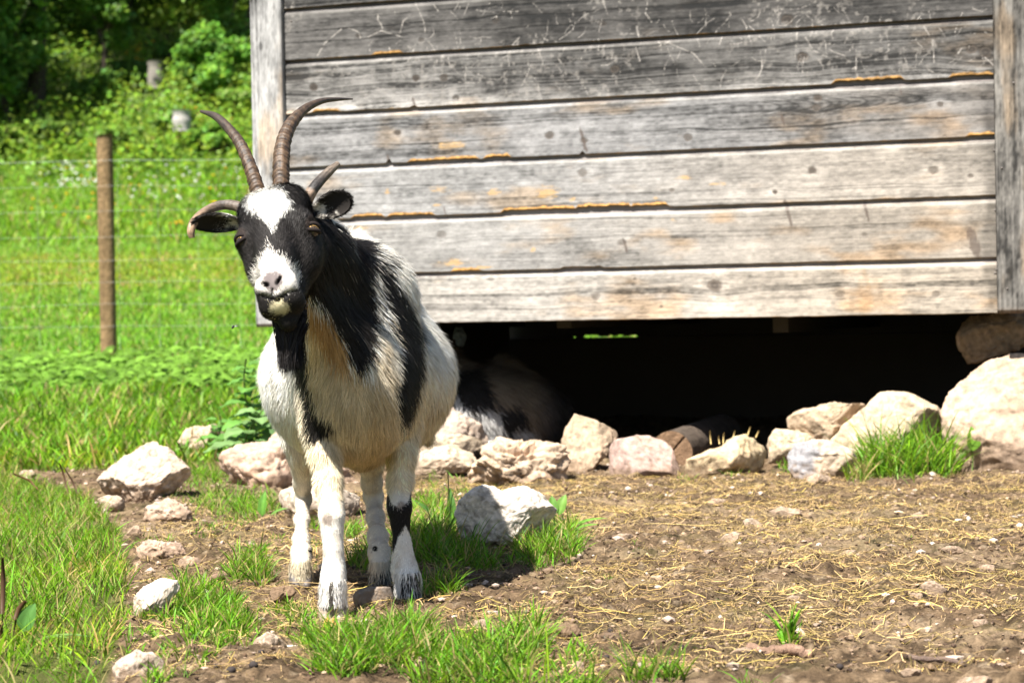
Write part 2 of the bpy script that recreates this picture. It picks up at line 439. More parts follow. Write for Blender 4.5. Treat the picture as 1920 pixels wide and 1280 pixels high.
    shv = 1-0.55*sstep(0.1, 0.6, fbm(P3(fs*9, fz*0, i), 3, 93))
    c = mix(c, np.array([0.66, 0.62, 0.56])[None]*(0.42 if i < 3 else 0.85), (0.3*sh*shv)[:, None])
    reb = sstep(face+0.006, face+0.013, fz)
    c = mix(c, np.array([0.24, 0.20, 0.19])[None]*(tone*1.6+.35)*(1+0.7*fbm(P3(fs*12, fz*60, 2), 3, 94))[:, None], (0.6*reb)[:, None])
    # fresh orange wood along the broken lower arris
    zb_all = np.broadcast_to(zb, Zm.shape).ravel(); torn_all = np.broadcast_to(torn, Zm.shape).ravel()
    dzb = fz-zb_all
    ew = 0.0016+0.0085*torn_all*(1+0.6*fbm(P3(fs*50, fs*0, 3), 3, 95))+0.0012*fbm(P3(fs*25, fs*0, 4), 2, 96)
    eo = (1-sstep(ew*0.6, ew*1.15, dzb))*np.clip(0.75+0.9*fbm(P3(fs*3.5, fs*0, i), 2, 97)+torn_all, 0, 1)
    oc = ORA[None]*np.array([.8, .85, 1.0])[None]*(1+0.8*fbm(P3(fs*90, fz*160, 8), 3, 98))[:, None]
    c = mix(c, oc*(1.0 if i > 2 else 0.75), np.clip(eo, 0, 1)[:, None])
    fo += rel*(fo > 0.0205)
    v = wp(fs, fz, fo)
    o = make_mesh(name, v, grid_quads(len(V), ns), col=np.clip(c, 0.01, 0.85), mat=M_wood)
    return adopt(o, hut)
tops = [2.05]+ZS[:-1]
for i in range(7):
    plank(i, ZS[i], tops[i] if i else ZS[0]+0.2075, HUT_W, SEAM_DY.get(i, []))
plank(7, ZS[0]+0.2075, ZS[0]+0.415, HUT_W, [], fine=False)

def box_mesh(corners, name, col, mat, root, bevel=0.004, noise_seed=None):
    """box from 8 world corners (bottom 4 ccw, top 4), slightly bevelled, subdivided for pigment noise"""
    import bmesh
    bm = bmesh.new(); vs = [bm.verts.new(c) for c in corners]
    for f in ((3, 2, 1, 0), (4, 5, 6, 7), (0, 1, 5, 4), (1, 2, 6, 5), (2, 3, 7, 6), (3, 0, 4, 7)): bm.faces.new([vs[k] for k in f])
    bmesh.ops.recalc_face_normals(bm, faces=bm.faces)
    if bevel: bmesh.ops.bevel(bm, geom=list(bm.edges), offset=bevel, segments=2, affect='EDGES', profile=0.6)
    me = bpy.data.meshes.new(name); bm.to_mesh(me); bm.free()
    ca = me.color_attributes.new("Col", 'FLOAT_COLOR', 'POINT')
    n = len(me.vertices); a = np.ones((n, 4), np.float32); a[:, :3] = col
    ca.data.foreach_set("color", a.ravel()); me.materials.append(mat)
    o = bpy.data.objects.new(name, me); C.objects.link(o)
    return adopt(o, root) if root is not None else o
def hbox(s0, s1, z0, z1, o0, o1, name, col, mat=None, bevel=0.004):
    cs = [wp(s0, z0, o0), wp(s1, z0, o0), wp(s1, z0, o1), wp(s0, z0, o1), wp(s0, z1, o0), wp(s1, z1, o0), wp(s1, z1, o1), wp(s0, z1, o1)]
    return box_mesh([tuple(c) for c in cs], name, col, mat or M_wood, hut, bevel)
# corner posts with a finely divided front so the grain is real pigment
def post(s0, s1, z0, z1, o1, tone, tint, seed, name="corner_post"):
    n_s, n_z = 44, 420
    s = np.linspace(s0, s1, n_s); z = np.linspace(z0, z1, n_z)
    S_, Z_ = np.meshgrid(s, z, indexing='ij')
    fs, fz = S_.ravel(), Z_.ravel()
    kn = [(q, s0+(s1-s0)*f, 0.012, .7) for q, f in ((1.12, .62), (1.62, .35), (0.80, .5), (1.43, .6), (.95, .3))]
    c, rel = wood_colour(fz, fs*1.3, tone, tint, kn, seed)
    for (kz, ks, kr, kd) in kn[:3]:
        rr = np.hypot((fz-kz)*0.6, fs-ks); core = 1-sstep(kr*.6, kr, rr); c = mix(c, c*0.25, (core*kd)[:, None])
    dk = sstep(0.0, 0.5, fbm(P3(fs*8, fz*2.0, seed), 3, seed)+0.0)*sstep(1.2, 1.6, fz)
    c = c*(1-0.5*dk)[:, None]; c = mix(c, c.mean(1)[:, None]*np.array(tint)[None]*1.03, .6 if tone > .25 else 0.)
    e = np.minimum(fs-s0, s1-fs); fo = o1+rel-0.006*np.exp(-(e/0.004)**1.5)
    eb = sstep(0.0, 0.012, fz-z0); fo -= 0.01*(1-eb)
    c = mix(c, np.array([0.42, 0.22, 0.10])[None], (0.6*np.exp(-((fz-z0)/0.006)))[:, None])
    v = wp(fs, fz, fo); o = make_mesh(name, v, grid_quads(n_s, n_z), col=np.clip(c, .01, .85), mat=M_woodv)
    # body behind the face, built as sides
    ring = []
    cs = [(s0, o1-0.006), (s0, -0.06), (s1, -0.06), (s1, o1-0.006)]
    vv = []; q = []
    zz = np.linspace(z0+0.001, z1, 160)
    for (a, b) in cs: vv.append(wp(np.full(160, a), zz, np.full(160, b)))
    vv = np.concatenate(vv); qq = grid_quads(4, 160)
    cap = [[0, 160, 320, 480]]
    cc, _ = wood_colour(np.tile(zz, 4), np.repeat([0.1, 0.2, 0.3, 0.4], 160), tone, tint, [], seed+1)
    # join both sheets into one mesh
    a0 = v; off = len(a0)
    allv = np.concatenate([a0, vv]); allq = np.concatenate([grid_quads(n_s, n_z), qq+off, np.array(cap)+off])
    allc = np.concatenate([np.clip(c, .01, .85), np.clip(cc, .01, .85)])
    bpy.data.objects.remove(o)
    o = make_mesh(name, allv, allq, col=allc, mat=M_woodv)
    return adopt(o, hut)
SP0 = sz(473, 300)[0]; SP1 = sz(1992, 300)[0]
post(SP0+0.014, 0.010, sz(490, 613)[1], 2.25, 0.05, 0.25, (1.0, 0.98, 0.96), 300)
post(HUT_W+0.003, SP1, ZS[6]-0.002, 2.25, 0.045, 0.12, (1.0, 0.93, 0.84), 310)
ZB = ZS[6]
DEP = 2.5
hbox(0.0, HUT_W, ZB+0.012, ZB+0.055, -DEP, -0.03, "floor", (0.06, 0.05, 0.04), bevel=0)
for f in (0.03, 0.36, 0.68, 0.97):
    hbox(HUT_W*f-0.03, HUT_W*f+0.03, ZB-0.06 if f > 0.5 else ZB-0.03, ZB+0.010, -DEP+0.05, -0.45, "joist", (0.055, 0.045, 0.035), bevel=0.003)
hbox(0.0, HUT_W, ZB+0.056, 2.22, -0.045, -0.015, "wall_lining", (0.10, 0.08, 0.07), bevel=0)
for k in range(8):   # side and rear walls, plain boards
    z0 = ZB+0.207*k
    hbox(-0.03, -0.004, z0+0.003, z0+0.2055, -DEP, -0.062, "side_plank", (0.30, 0.285, 0.27))
    hbox(HUT_W+0.004, HUT_W+0.03, z0+0.003, z0+0.2055, -DEP, -0.062, "side_plank", (0.30, 0.285, 0.27))
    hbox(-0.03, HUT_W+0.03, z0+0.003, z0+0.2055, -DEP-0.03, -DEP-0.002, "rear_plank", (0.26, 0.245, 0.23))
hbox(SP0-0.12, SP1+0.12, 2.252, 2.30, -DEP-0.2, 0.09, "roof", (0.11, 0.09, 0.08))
def rear_at(px, py):
    q = on_wall(px, py, -(DEP+0.03)); return (q-H0)@HE, q[2]
zsl = rear_at(1125, 630)[1]
hbox(-0.02, HUT_W+0.3, -0.05, zsl-0.006, -DEP-0.05, -DEP-0.01, "skirt_light_block", (0.05, 0.04, 0.03))
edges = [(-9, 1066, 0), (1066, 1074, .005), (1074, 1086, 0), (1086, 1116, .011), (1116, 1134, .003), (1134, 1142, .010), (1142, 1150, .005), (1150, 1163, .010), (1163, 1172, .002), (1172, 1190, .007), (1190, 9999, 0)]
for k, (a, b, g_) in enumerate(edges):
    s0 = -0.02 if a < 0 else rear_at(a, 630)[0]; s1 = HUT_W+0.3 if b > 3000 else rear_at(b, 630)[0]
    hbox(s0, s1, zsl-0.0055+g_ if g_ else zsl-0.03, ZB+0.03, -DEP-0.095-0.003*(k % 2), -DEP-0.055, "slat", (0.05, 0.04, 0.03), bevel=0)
hbox(HUT_W+0.26, HUT_W+0.30, -0.05, ZB, -DEP, -0.35, "skirt_light_block", (0.05, 0.04, 0.03))  # unseen side board, added to keep light out under the floor
hbox(-0.03, 0.01, -0.05, ZB, -DEP, -0.35, "skirt_light_block", (0.05, 0.04, 0.03))  # same on the left: added, unseen, blocks light under the floor

# nail heads along the posts
for k, (px_, py_) in enumerate([(1866, 52), (1864, 120), (1864, 170), (1864, 282), (1866, 394), (1866, 512), (1902, 157), (1880, 316), (1890, 541), (546, 40), (547, 135), (548, 245), (1868, 505)]):
    s_, z_ = sz(px_, py_); n_ = 10; th = np.linspace(0, 2*math.pi, n_, endpoint=False); oo = 0.0235 if px_ < 1870 else 0.047
    vv = np.concatenate([wp(s_+0.0042*np.cos(th), z_+0.0042*np.sin(th), np.full(n_, oo-0.003)), wp(s_+0.0036*np.cos(th), z_+0.0036*np.sin(th), np.full(n_, oo)), wp(np.array([s_]), np.array([z_]), np.array([oo+.0008]))])
    qq = np.array([[i, (i+1) % n_, n_+(i+1) % n_, n_+i] for i in range(n_)]); tt_ = np.array([[n_+i, n_+(i+1) % n_, 2*n_] for i in range(n_)])
    adopt(make_mesh("nail", vv, qq, tt_, col=np.tile([.10, .085, .075], (len(vv), 1)), mat=M_metal), hut)
# ------------------------------------------------------------------ rocks
import bmesh
_ico = {}
def ico(n):
    if n not in _ico:
        bm = bmesh.new(); bmesh.ops.create_icosphere(bm, subdivisions=n, radius=1.0)
        bm.verts.ensure_lookup_table()
        v = np.array([x.co[:] for x in bm.verts]); f = np.array([[x.index for x in p.verts] for p in bm.faces]); bm.free()
        _ico[n] = (v/np.linalg.norm(v, axis=1)[:, None], f)
    return _ico[n]
def outline_radius(poly, n=720):
    poly = np.array(poly, float); c = poly.mean(0)*0.5+(poly.max(0)+poly.min(0))*0.25
    th = np.linspace(-math.pi, math.pi, n, endpoint=False); r = np.zeros(n)
    dx, dy = np.cos(th), -np.sin(th)
    for i in range(len(poly)):
        a = poly[i]-c; b = poly[(i+1) % len(poly)]-c; e = b-a
        den = dx*e[1]-dy*e[0]
        with np.errstate(divide='ignore', invalid='ignore'):
            t = (a[0]*e[1]-a[1]*e[0])/den; u = (a[0]*dy-a[1]*dx)/den
        ok = (t > 0) & (u >= -1e-6) & (u <= 1+1e-6); r = np.where(ok, np.maximum(r, t), r)
    r[r == 0] = np.median(r[r > 0])
    k = np.ones(9)/9; r = np.convolve(np.concatenate([r[-8:], r, r[:8]]), k, 'same')[8:-8]
    return c, th, r
def rock(poly, label, seed, thick=0.8, tint=(0.60, 0.50, 0.41), sub=5, rough=1.0, depth=None, sink=0.02, group="pale stones of the row along the hut", cat="rock", name="rock",
         stain=0.35, dark=(0.22, 0.16, 0.11), cracks=0.5, boxy=0.75, cuts=5, layer=0.0, grey=None):
    rg = np.random.default_rng(seed)
    poly = [tuple(q) for q in poly]
    yb = max(q[1] for q in poly); xb = sum(q[0] for q in poly)/len(poly)
    base = G(xb, yb); yt = min(q[1] for q in poly); hh_ = yb-yt
    poly_ = [(x, y+max(0, (y-(yt+.62*hh_))/(.38*hh_))*.30*hh_) for x, y in poly] if depth is None or sub == 6 else [(x, y+max(0, (y-(yt+.62*hh_))/(.38*hh_))*.12*hh_) for x, y in poly]
    c, th, r = outline_radius(poly_)
    d = depth if depth is not None else base[1]
    wpx = max(q[0] for q in poly)-min(q[0] for q in poly); hpx = yb-min(q[1] for q in poly)
    T = thick*0.5*min(wpx, hpx*2.0)*d/F_PX
    dc = d+T*0.75
    v, f = ico(sub)
    ang = np.arctan2(v[:, 2], v[:, 0]); rho = np.hypot(v[:, 0], v[:, 2])
    rr = np.interp(ang, np.concatenate([th, [math.pi]]), np.concatenate([r, r[:1]]))
    rr = rr*(1+0.0*rho)
    g = np.clip(rho, 0, 1)**boxy
    sx = rr*g*np.cos(ang); sz_ = rr*g*np.sin(ang)
    sc = dc/F_PX
    yy = v[:, 1]*T*(0.75+0.25*np.abs(v[:, 1]))
    p0 = P(c[0], c[1], dc)
    p = np.stack([sx*sc, yy, sz_*sc], 1)
    size = max(wpx, hpx)*sc
    for k in range(cuts+4):
        n = rg.normal(size=3); n[1] = -abs(n[1])*0.8-0.9; n[2] = n[2]*.8+.15; n /= np.linalg.norm(n)
        sp = (p@n).max(); lim = sp*rg.uniform(0.62, 0.86)
        ex = np.clip(p@n-lim, 0, None); p = p-ex[:, None]*n[None]*0.93
    q = p/size
    nn = v/np.linalg.norm(v, axis=1)[:, None]
    dsp = 0.045*fbm(q*3.2+seed, 4, seed)*rough - 0.042*np.abs(fbm(q*7+seed, 4, seed+1))*rough + 0.016*fbm(q*22+seed, 3, seed+2)*rough+0.009*fbm(q*60+seed, 2, seed+7)*rough
    pit = sstep(.30, .55, fbm(q*15+seed*3, 3, seed+31)); dsp = dsp-0.012*pit*rough
    cr = 0
    if cracks > 0:
        w = fbm(q*2.6+seed*1.3, 3, seed+3); cr = np.exp(-(w/0.022)**2)*sstep(-0.1, 0.25, fbm(q*3+9, 2, seed+4)); dsp = dsp-0.03*cracks*cr
    if layer > 0:
        w = q[:, 2]*9+1.5*fbm(q*3, 3, seed+5); dsp = dsp+layer*0.035*(np.abs(np.mod(w, 1)*2-1)-0.5)
    chip = fbm(np.round(q*9+.6*fbm(q*6, 2, seed+41)[:, None])*3.1, 1, seed+40); dsp = dsp+0.010*chip*rough
    p = p+nn*(dsp*size)[:, None]
    wpos = p+p0
    # pigment
    m1 = fbm(q*5+seed, 4, seed+11); m2 = fbm(q*18+seed, 4, seed+12); m3 = fbm(q*50, 3, seed+13)
    col = np.array(tint)[None]*np.array([.71, .66, .60])[None]*(1+0.22*m1+0.38*m2+0.38*m3)[:, None]
    col = mix(col, np.array([0.50, 0.33, 0.22])[None]*(1+0.2*m3[:, None]), (stain*sstep(0.0, 0.5, m1+0.4*m2))[:, None])
    col = mix(col, np.array(dark)[None], (0.7*sstep(0.24, 0.50, fbm(q*14+5, 4, seed+14)+0.35*m3))[:, None])
    col = mix(col, np.array(dark)[None]*0.6, (np.clip(cr, 0, 1)*0.7)[:, None] if cracks > 0 else 0)
    if grey is not None:
        gx, gw = grey; col = mix(col, np.array([0.26, 0.25, 0.255])[None]*(1+0.3*m2[:, None]), sstep(0.1, -0.1, q[:, 0]-gx+0.25*m1)[:, None])
    # damp soil clings near the ground
    zb = wpos[:, 2]-ground_h(wpos[:, 0], wpos[:, 1]); soilb = sstep(0.045, 0.0, zb+0.045*m2-0.008)
    col = mix(col, np.array([0.20, 0.135, 0.085])[None], (0.75*soilb)[:, None])
    o = make_mesh(name, wpos, None, f, col=np.clip(col, .02, .8), mat=M_rock)
    recenter(o, (p0[0], p0[1], max(0, wpos[:, 2].min())))
    return tag(o, label, cat, group)
RW = "pale stones of the row along the hut"
LG = "stones in the grass at the left of the hut"
SG = "small stones scattered on the soil"
rock([(825, 790), (830, 770), (848, 763), (864, 771), (906, 800), (914, 815), (914, 830), (870, 828), (828, 812), (790, 810), (785, 790)], "grey pitted rock highest in the row, just beside the belly of the standing goat", 11, depth=8.0, tint=(.56, .48, .42), dark=(.16, .13, .11), rough=1.4)
rock([(780, 825), (812, 813), (860, 812), (910, 825), (914, 838), (880, 848), (815, 850), (770, 850)], "smooth cream slab lying under the grey pitted rock", 12, depth=7.75, tint=(.66, .57, .45), rough=.6)
rock([(760, 870), (790, 848), (815, 836), (850, 833), (900, 848), (905, 862), (870, 882), (820, 885), (780, 885)], "low sunlit stone between the goat's belly and the layered rock", 13, depth=7.45, tint=(.66, .56, .45))
rock([(906, 846), (920, 830), (946, 822), (1012, 820), (1052, 832), (1073, 856), (1068, 880), (1047, 901), (986, 911), (933, 911), (880, 901), (870, 889), (890, 866)], "broad layered rock with dark open cracks, in front of the lying goat", 14, sub=6, thick=.95, cracks=1.4, layer=1.3, rough=1.3, stain=.6, tint=(.62, .50, .39))
rock([(1079, 775), (1092, 778), (1119, 785), (1166, 809), (1168, 820), (1143, 836), (1140, 848), (1113, 875), (1092, 893), (1071, 896), (1060, 880), (1050, 840), (1052, 826), (1063, 800)], "tall angular rock leaning beside the layered rock, dark on its underside", 15, cuts=6, rough=.8, thick=.9, depth=7.62, tint=(.56, .46, .35))
rock([(1140, 836), (1153, 822), (1180, 818), (1214, 815), (1249, 827), (1265, 846), (1278, 880), (1270, 893), (1220, 890), (1188, 890), (1153, 895), (1140, 888)], "pinkish block with a flat face in front of the log end", 16, cuts=6, rough=.5, tint=(.55, .42, .39), stain=.15, cracks=.2, boxy=.6)
rock([(1283, 862), (1326, 842), (1355, 835), (1379, 819), (1400, 816), (1419, 824), (1453, 843), (1455, 864), (1424, 880), (1392, 882), (1352, 893), (1299, 895), (1280, 885)], "long yellowish rock with dry stems standing on it", 17, tint=(.66, .55, .38), dark=(.42, .27, .12))
rock([(1440, 820), (1455, 803), (1499, 806), (1529, 821), (1535, 845), (1490, 862), (1440, 862)], "cream stone wedged behind the yellowish rock and the grey one", 18, depth=7.6, tint=(.66, .56, .42))
rock([(1470, 851), (1485, 826), (1529, 824), (1574, 827), (1603, 842), (1605, 868), (1574, 888), (1538, 888), (1526, 899), (1499, 893), (1473, 874)], "low rock half smooth grey, half rough cream, beside the grass tuft", 19, tint=(.64, .54, .44), grey=(-0.08, .2), rough=1.2)
rock([(1476, 782), (1499, 768), (1559, 756), (1618, 756), (1630, 770), (1600, 790), (1568, 800), (1553, 822), (1517, 822), (1476, 800)], "flat stone with a shaded top lying behind the other rocks", 20, depth=7.58, tint=(.6, .49, .37), thick=1.4)
rock([(1553, 825), (1600, 780), (1633, 753), (1651, 735), (1683, 732), (1713, 740), (1755, 762), (1776, 790), (1776, 860), (1700, 885), (1618, 880), (1560, 850)], "smooth humped cream rock rising behind the grass tuft", 21, sub=6, tint=(.68, .57, .43), rough=.5, thick=.8, cracks=.2, stain=.15, depth=7.42)
rock([(1762, 770), (1781, 723), (1823, 679), (1855, 659), (1885, 656), (1920, 655), (1960, 672), (1990, 720), (2000, 800), (1985, 875), (1930, 886), (1879, 884), (1840, 878), (1790, 868), (1768, 820)], "largest boulder, cracked and pinkish, cut by the edge at the corner of the hut", 22, sub=6, tint=(.60, .47, .37), rough=.55, thick=.62, stain=.3, cracks=.6, group=None, depth=7.28)
rock([(1796, 628), (1808, 605), (1826, 588), (1870, 582), (1930, 582), (1960, 600), (1955, 640), (1897, 653), (1855, 660), (1838, 668), (1815, 670), (1806, 652)], "dull brown rock wedged between the hut corner and the big boulder", 23, tint=(.30, .22, .15), depth=7.42, rough=1.3, group=None, thick=1.3, dark=(.10, .07, .05))
rock([(171, 902), (184, 881), (237, 848), (269, 830), (291, 828), (313, 835), (335, 859), (355, 878), (357, 894), (342, 904), (302, 918), (280, 926), (247, 935), (232, 933), (204, 926), (177, 915)], "large pale boulder alone in the grass, highest of the left stones", 24, sub=6, tint=(.68, .56, .47), rough=1.0, group=LG, thick=.8)
rock([(328, 839), (335, 826), (348, 802), (368, 797), (381, 799), (403, 793), (420, 802), (422, 813), (411, 826), (407, 841), (390, 850), (370, 855), (346, 855), (331, 845)], "pale rock at the edge of the meadow behind the large pale boulder", 25, tint=(.66, .55, .43), group=LG, depth=8.6)
rock([(405, 854), (411, 846), (444, 838), (477, 830), (501, 822), (512, 804), (530, 800), (600, 815), (670, 850), (690, 900), (680, 935), (640, 955), (560, 948), (500, 938), (470, 935), (450, 920), (430, 893), (410, 877)], "long pinkish rock passing behind the goat's front legs", 26, sub=6, tint=(.60, .46, .38), stain=.6, rough=1.25, thick=.6, depth=7.2, group=LG, cracks=.8)
rock([(508, 925), (520, 915), (545, 910), (600, 905), (650, 918), (682, 935), (680, 955), (640, 975), (590, 975), (550, 962), (510, 947)], "low whitish stone in front of the long pinkish rock, behind the legs", 27, tint=(.70, .62, .54), group=LG)
rock([(262, 966), (274, 953), (291, 938), (313, 932), (331, 940), (352, 951), (363, 964), (357, 972), (333, 977), (307, 984), (280, 978)], "flat brownish stone with a dark hollow under its lip, below the large pale boulder", 28, tint=(.54, .43, .36), group=LG, rough=1.5, layer=.8, stain=.5)
rock([(178, 935), (199, 928), (219, 928), (234, 937), (236, 950), (215, 956), (191, 950)], "small pale stone touching the foot of the large pale boulder", 29, sub=4, tint=(.66, .56, .48), group=LG)
rock([(237, 1000), (252, 983), (261, 985), (267, 999), (260, 1012), (243, 1012)], "small upright pinkish stone beside the dense grass", 30, sub=4, tint=(.6, .47, .38), group=LG)
rock([(250, 1024), (272, 1010), (300, 1011), (335, 1018), (352, 1035), (335, 1049), (290, 1052), (258, 1040)], "crumbly pinkish stone half buried among dry straw", 31, tint=(.58, .45, .38), group=LG, rough=1.7)
rock([(246, 1120), (264, 1102), (282, 1088), (302, 1082), (332, 1088), (342, 1102), (320, 1123), (300, 1157), (267, 1160), (248, 1150)], "white wedge shaped stone between two grass tufts", 32, cuts=9, tint=(.86, .80, .72), group=LG, thick=.9, stain=.1, dark=(.4, .3, .22))
rock([(465, 1207), (482, 1194), (502, 1183), (520, 1192), (532, 1202), (545, 1214), (520, 1222), (480, 1216)], "thin pale triangular stone left of the yellow leaf", 33, sub=4, tint=(.72, .64, .56), group=LG, cuts=6, rough=.6)
rock([(211, 1247), (227, 1231), (256, 1217), (270, 1224), (284, 1223), (309, 1243), (307, 1262), (290, 1272), (265, 1284), (240, 1288), (218, 1280)], "jagged pale slab lying at the very bottom edge, left", 34, tint=(.66, .57, .50), group=LG, thick=1.3, rough=1.0, cuts=7, cracks=1.0)
rock([(28, 887), (40, 880), (60, 881), (70, 890), (60, 900), (35, 899)], "little pale stone in the soil strip far left", 35, sub=4, tint=(.62, .50, .42), group=LG)
rock([(330, 1050), (350, 1042), (372, 1045), (380, 1056), (360, 1064), (335, 1062)], "rounded pinkish pebble above the white wedge stone", 36, sub=4, tint=(.6, .48, .4), group=LG)
rock([(852, 958), (860, 936), (888, 911), (909, 906), (931, 910), (944, 917), (956, 912), (981, 911), (1019, 930), (1046, 957), (1036, 978), (1030, 1010), (1000, 1026), (975, 1030), (950, 1024), (931, 1032), (894, 1030), (868, 1015), (856, 989)],
     "white lichen-speckled boulder standing alone on the soil right of the goat's legs", 37, sub=6, tint=(.80, .76, .71), dark=(.20, .17, .14), rough=.9, thick=.8, stain=.1, group=None, cracks=.4)
rock([(655, 1120), (668, 1106), (690, 1099), (735, 1099), (742, 1115), (735, 1132), (700, 1140), (670, 1135)], "flat grey stone between the two front hooves", 38, sub=4, tint=(.27, .25, .23), stain=.1, group=None, rough=.7)
small = [
    ([(1147, 1007), (1162, 999), (1187, 1000), (1192, 1008), (1165, 1014)], "flat cream stone right of the white boulder", 41),
    ([(1352, 1010), (1360, 1001), (1378, 996), (1387, 999), (1384, 1009), (1362, 1020)], "smooth oval cream stone lying tilted in mid soil", 42),
    ([(1211, 1088), (1222, 1079), (1240, 1078), (1244, 1086), (1227, 1097)], "small angular pale stone casting a short dark shadow", 43),
    ([(884, 1172), (890, 1162), (905, 1159), (922, 1167), (921, 1180), (895, 1183)], "round whitish stone behind the front grass clump", 44),
    ([(1369, 1224), (1380, 1215), (1400, 1212), (1415, 1220), (1402, 1232), (1375, 1232)], "pale stone touching the end of the thick stick", 45),
    ([(1724, 1098), (1735, 1090), (1752, 1088), (1781, 1106), (1775, 1112), (1739, 1113)], "pale angular stone in the straw at the right", 46),
    ([(1821, 1166), (1830, 1160), (1851, 1160), (1859, 1174), (1832, 1179)], "rounded pale stone near the right edge", 47),
    ([(1393, 976), (1400, 971), (1412, 971), (1431, 983), (1425, 992), (1400, 994)], "pinkish stone just behind the oval cream stone", 48),
    ([(1474, 1120), (1485, 1114), (1502, 1118), (1502, 1130), (1478, 1132)], "white square-cornered stone above the small upright tuft", 49),
    ([(1324, 942), (1338, 934), (1355, 935), (1364, 944), (1340, 950)], "wide low stone in the soil below the yellowish rock", 50),
    ([(1686, 1258), (1700, 1252), (1728, 1254), (1732, 1264), (1700, 1270)], "pale sliver of stone at the bottom below the thin twig", 51),
    ([(1705, 1115), (1712, 1110), (1730, 1112), (1732, 1122), (1712, 1126)], "small rough stone in front of the pale angular one", 52),
    ([(1574, 1036), (1585, 1030), (1605, 1031), (1614, 1037), (1595, 1042)], "thin whitish stone in the middle of the soil", 53),
    ([(1763, 1028), (1775, 1022), (1800, 1024), (1810, 1033), (1780, 1038)], "low crumbly whitish stone toward the right edge", 54),
    ([(1510, 895), (1530, 888), (1560, 892), (1562, 902), (1520, 908)], "pinkish flake in front of the half grey rock", 55),
    ([(1268, 1018), (1276, 1012), (1285, 1014), (1286, 1022), (1274, 1024)], "tiny cream stone right of the flat cream stone", 56),
    ([(1710, 964), (1725, 958), (1735, 966), (1728, 974), (1712, 973)], "small cream stone near the right, high in the soil", 57),
    ([(1835, 1062), (1850, 1056), (1866, 1060), (1862, 1070), (1842, 1072)], "dull pinkish stone by the right edge amid straw", 58),
    ([(1790, 1278), (1810, 1268), (1850, 1266), (1870, 1278), (1850, 1290), (1800, 1290)], "pale stone cut by the bottom edge, right", 59),
    ([(1072, 1245), (1082, 1238), (1095, 1242), (1097, 1254), (1078, 1256)], "white chip beside the dark droppings", 60),
    ([(250, 1130-75), (262, 1050), (270, 1058), (262, 1066), (250, 1064)], "little pinkish stone under the crumbly stone", 61),
    ([(1440, 958), (1465, 948), (1500, 955), (1508, 966), (1470, 972)], "broad pinkish flat stone behind mid soil", 62)]
for pl, lb, sd in small:
    rock(pl, lb, sd, sub=4, group=SG, tint=(.60, .50, .42), thick=1.0, rough=.9, cracks=0)

for pl, lb, sd in (([(1040, 1186), (1046, 1172), (1062, 1166), (1082, 1170), (1092, 1180), (1080, 1192), (1055, 1194)], "brown lump of earth beside a dark hole in the soil", 71),
                   ([(500, 1113), (508, 1101), (530, 1096), (552, 1100), (556, 1111), (540, 1120), (510, 1120)], "dark brown lump of earth beside the white hind foot", 72)):
    rock(pl, lb, sd, sub=4, group=None, tint=(.19, .13, .085), dark=(.05, .035, .025), thick=1.2, rough=2.2, cracks=0, cat="clod", name="earth_clod", stain=.1)
# crumpled rag hanging under the floor
v0, f0 = ico(4); rc = P(862, 632, 8.5)
rv = v0*np.array([.026, .018, .036])*(1+.55*fbm(v0*2.2, 3, 5)-.3*np.abs(fbm(v0*5, 2, 6)))[:, None]+rc
o = make_mesh("rag", rv, None, f0, col=np.array([.05, .065, .075])[None]*(1+.5*fbm(v0*4, 3, 9))[:, None], mat=M_dark); recenter(o, tuple(rc)); tag(o, "crumpled bluish rag hanging in the dark under the hut floor", "rag")

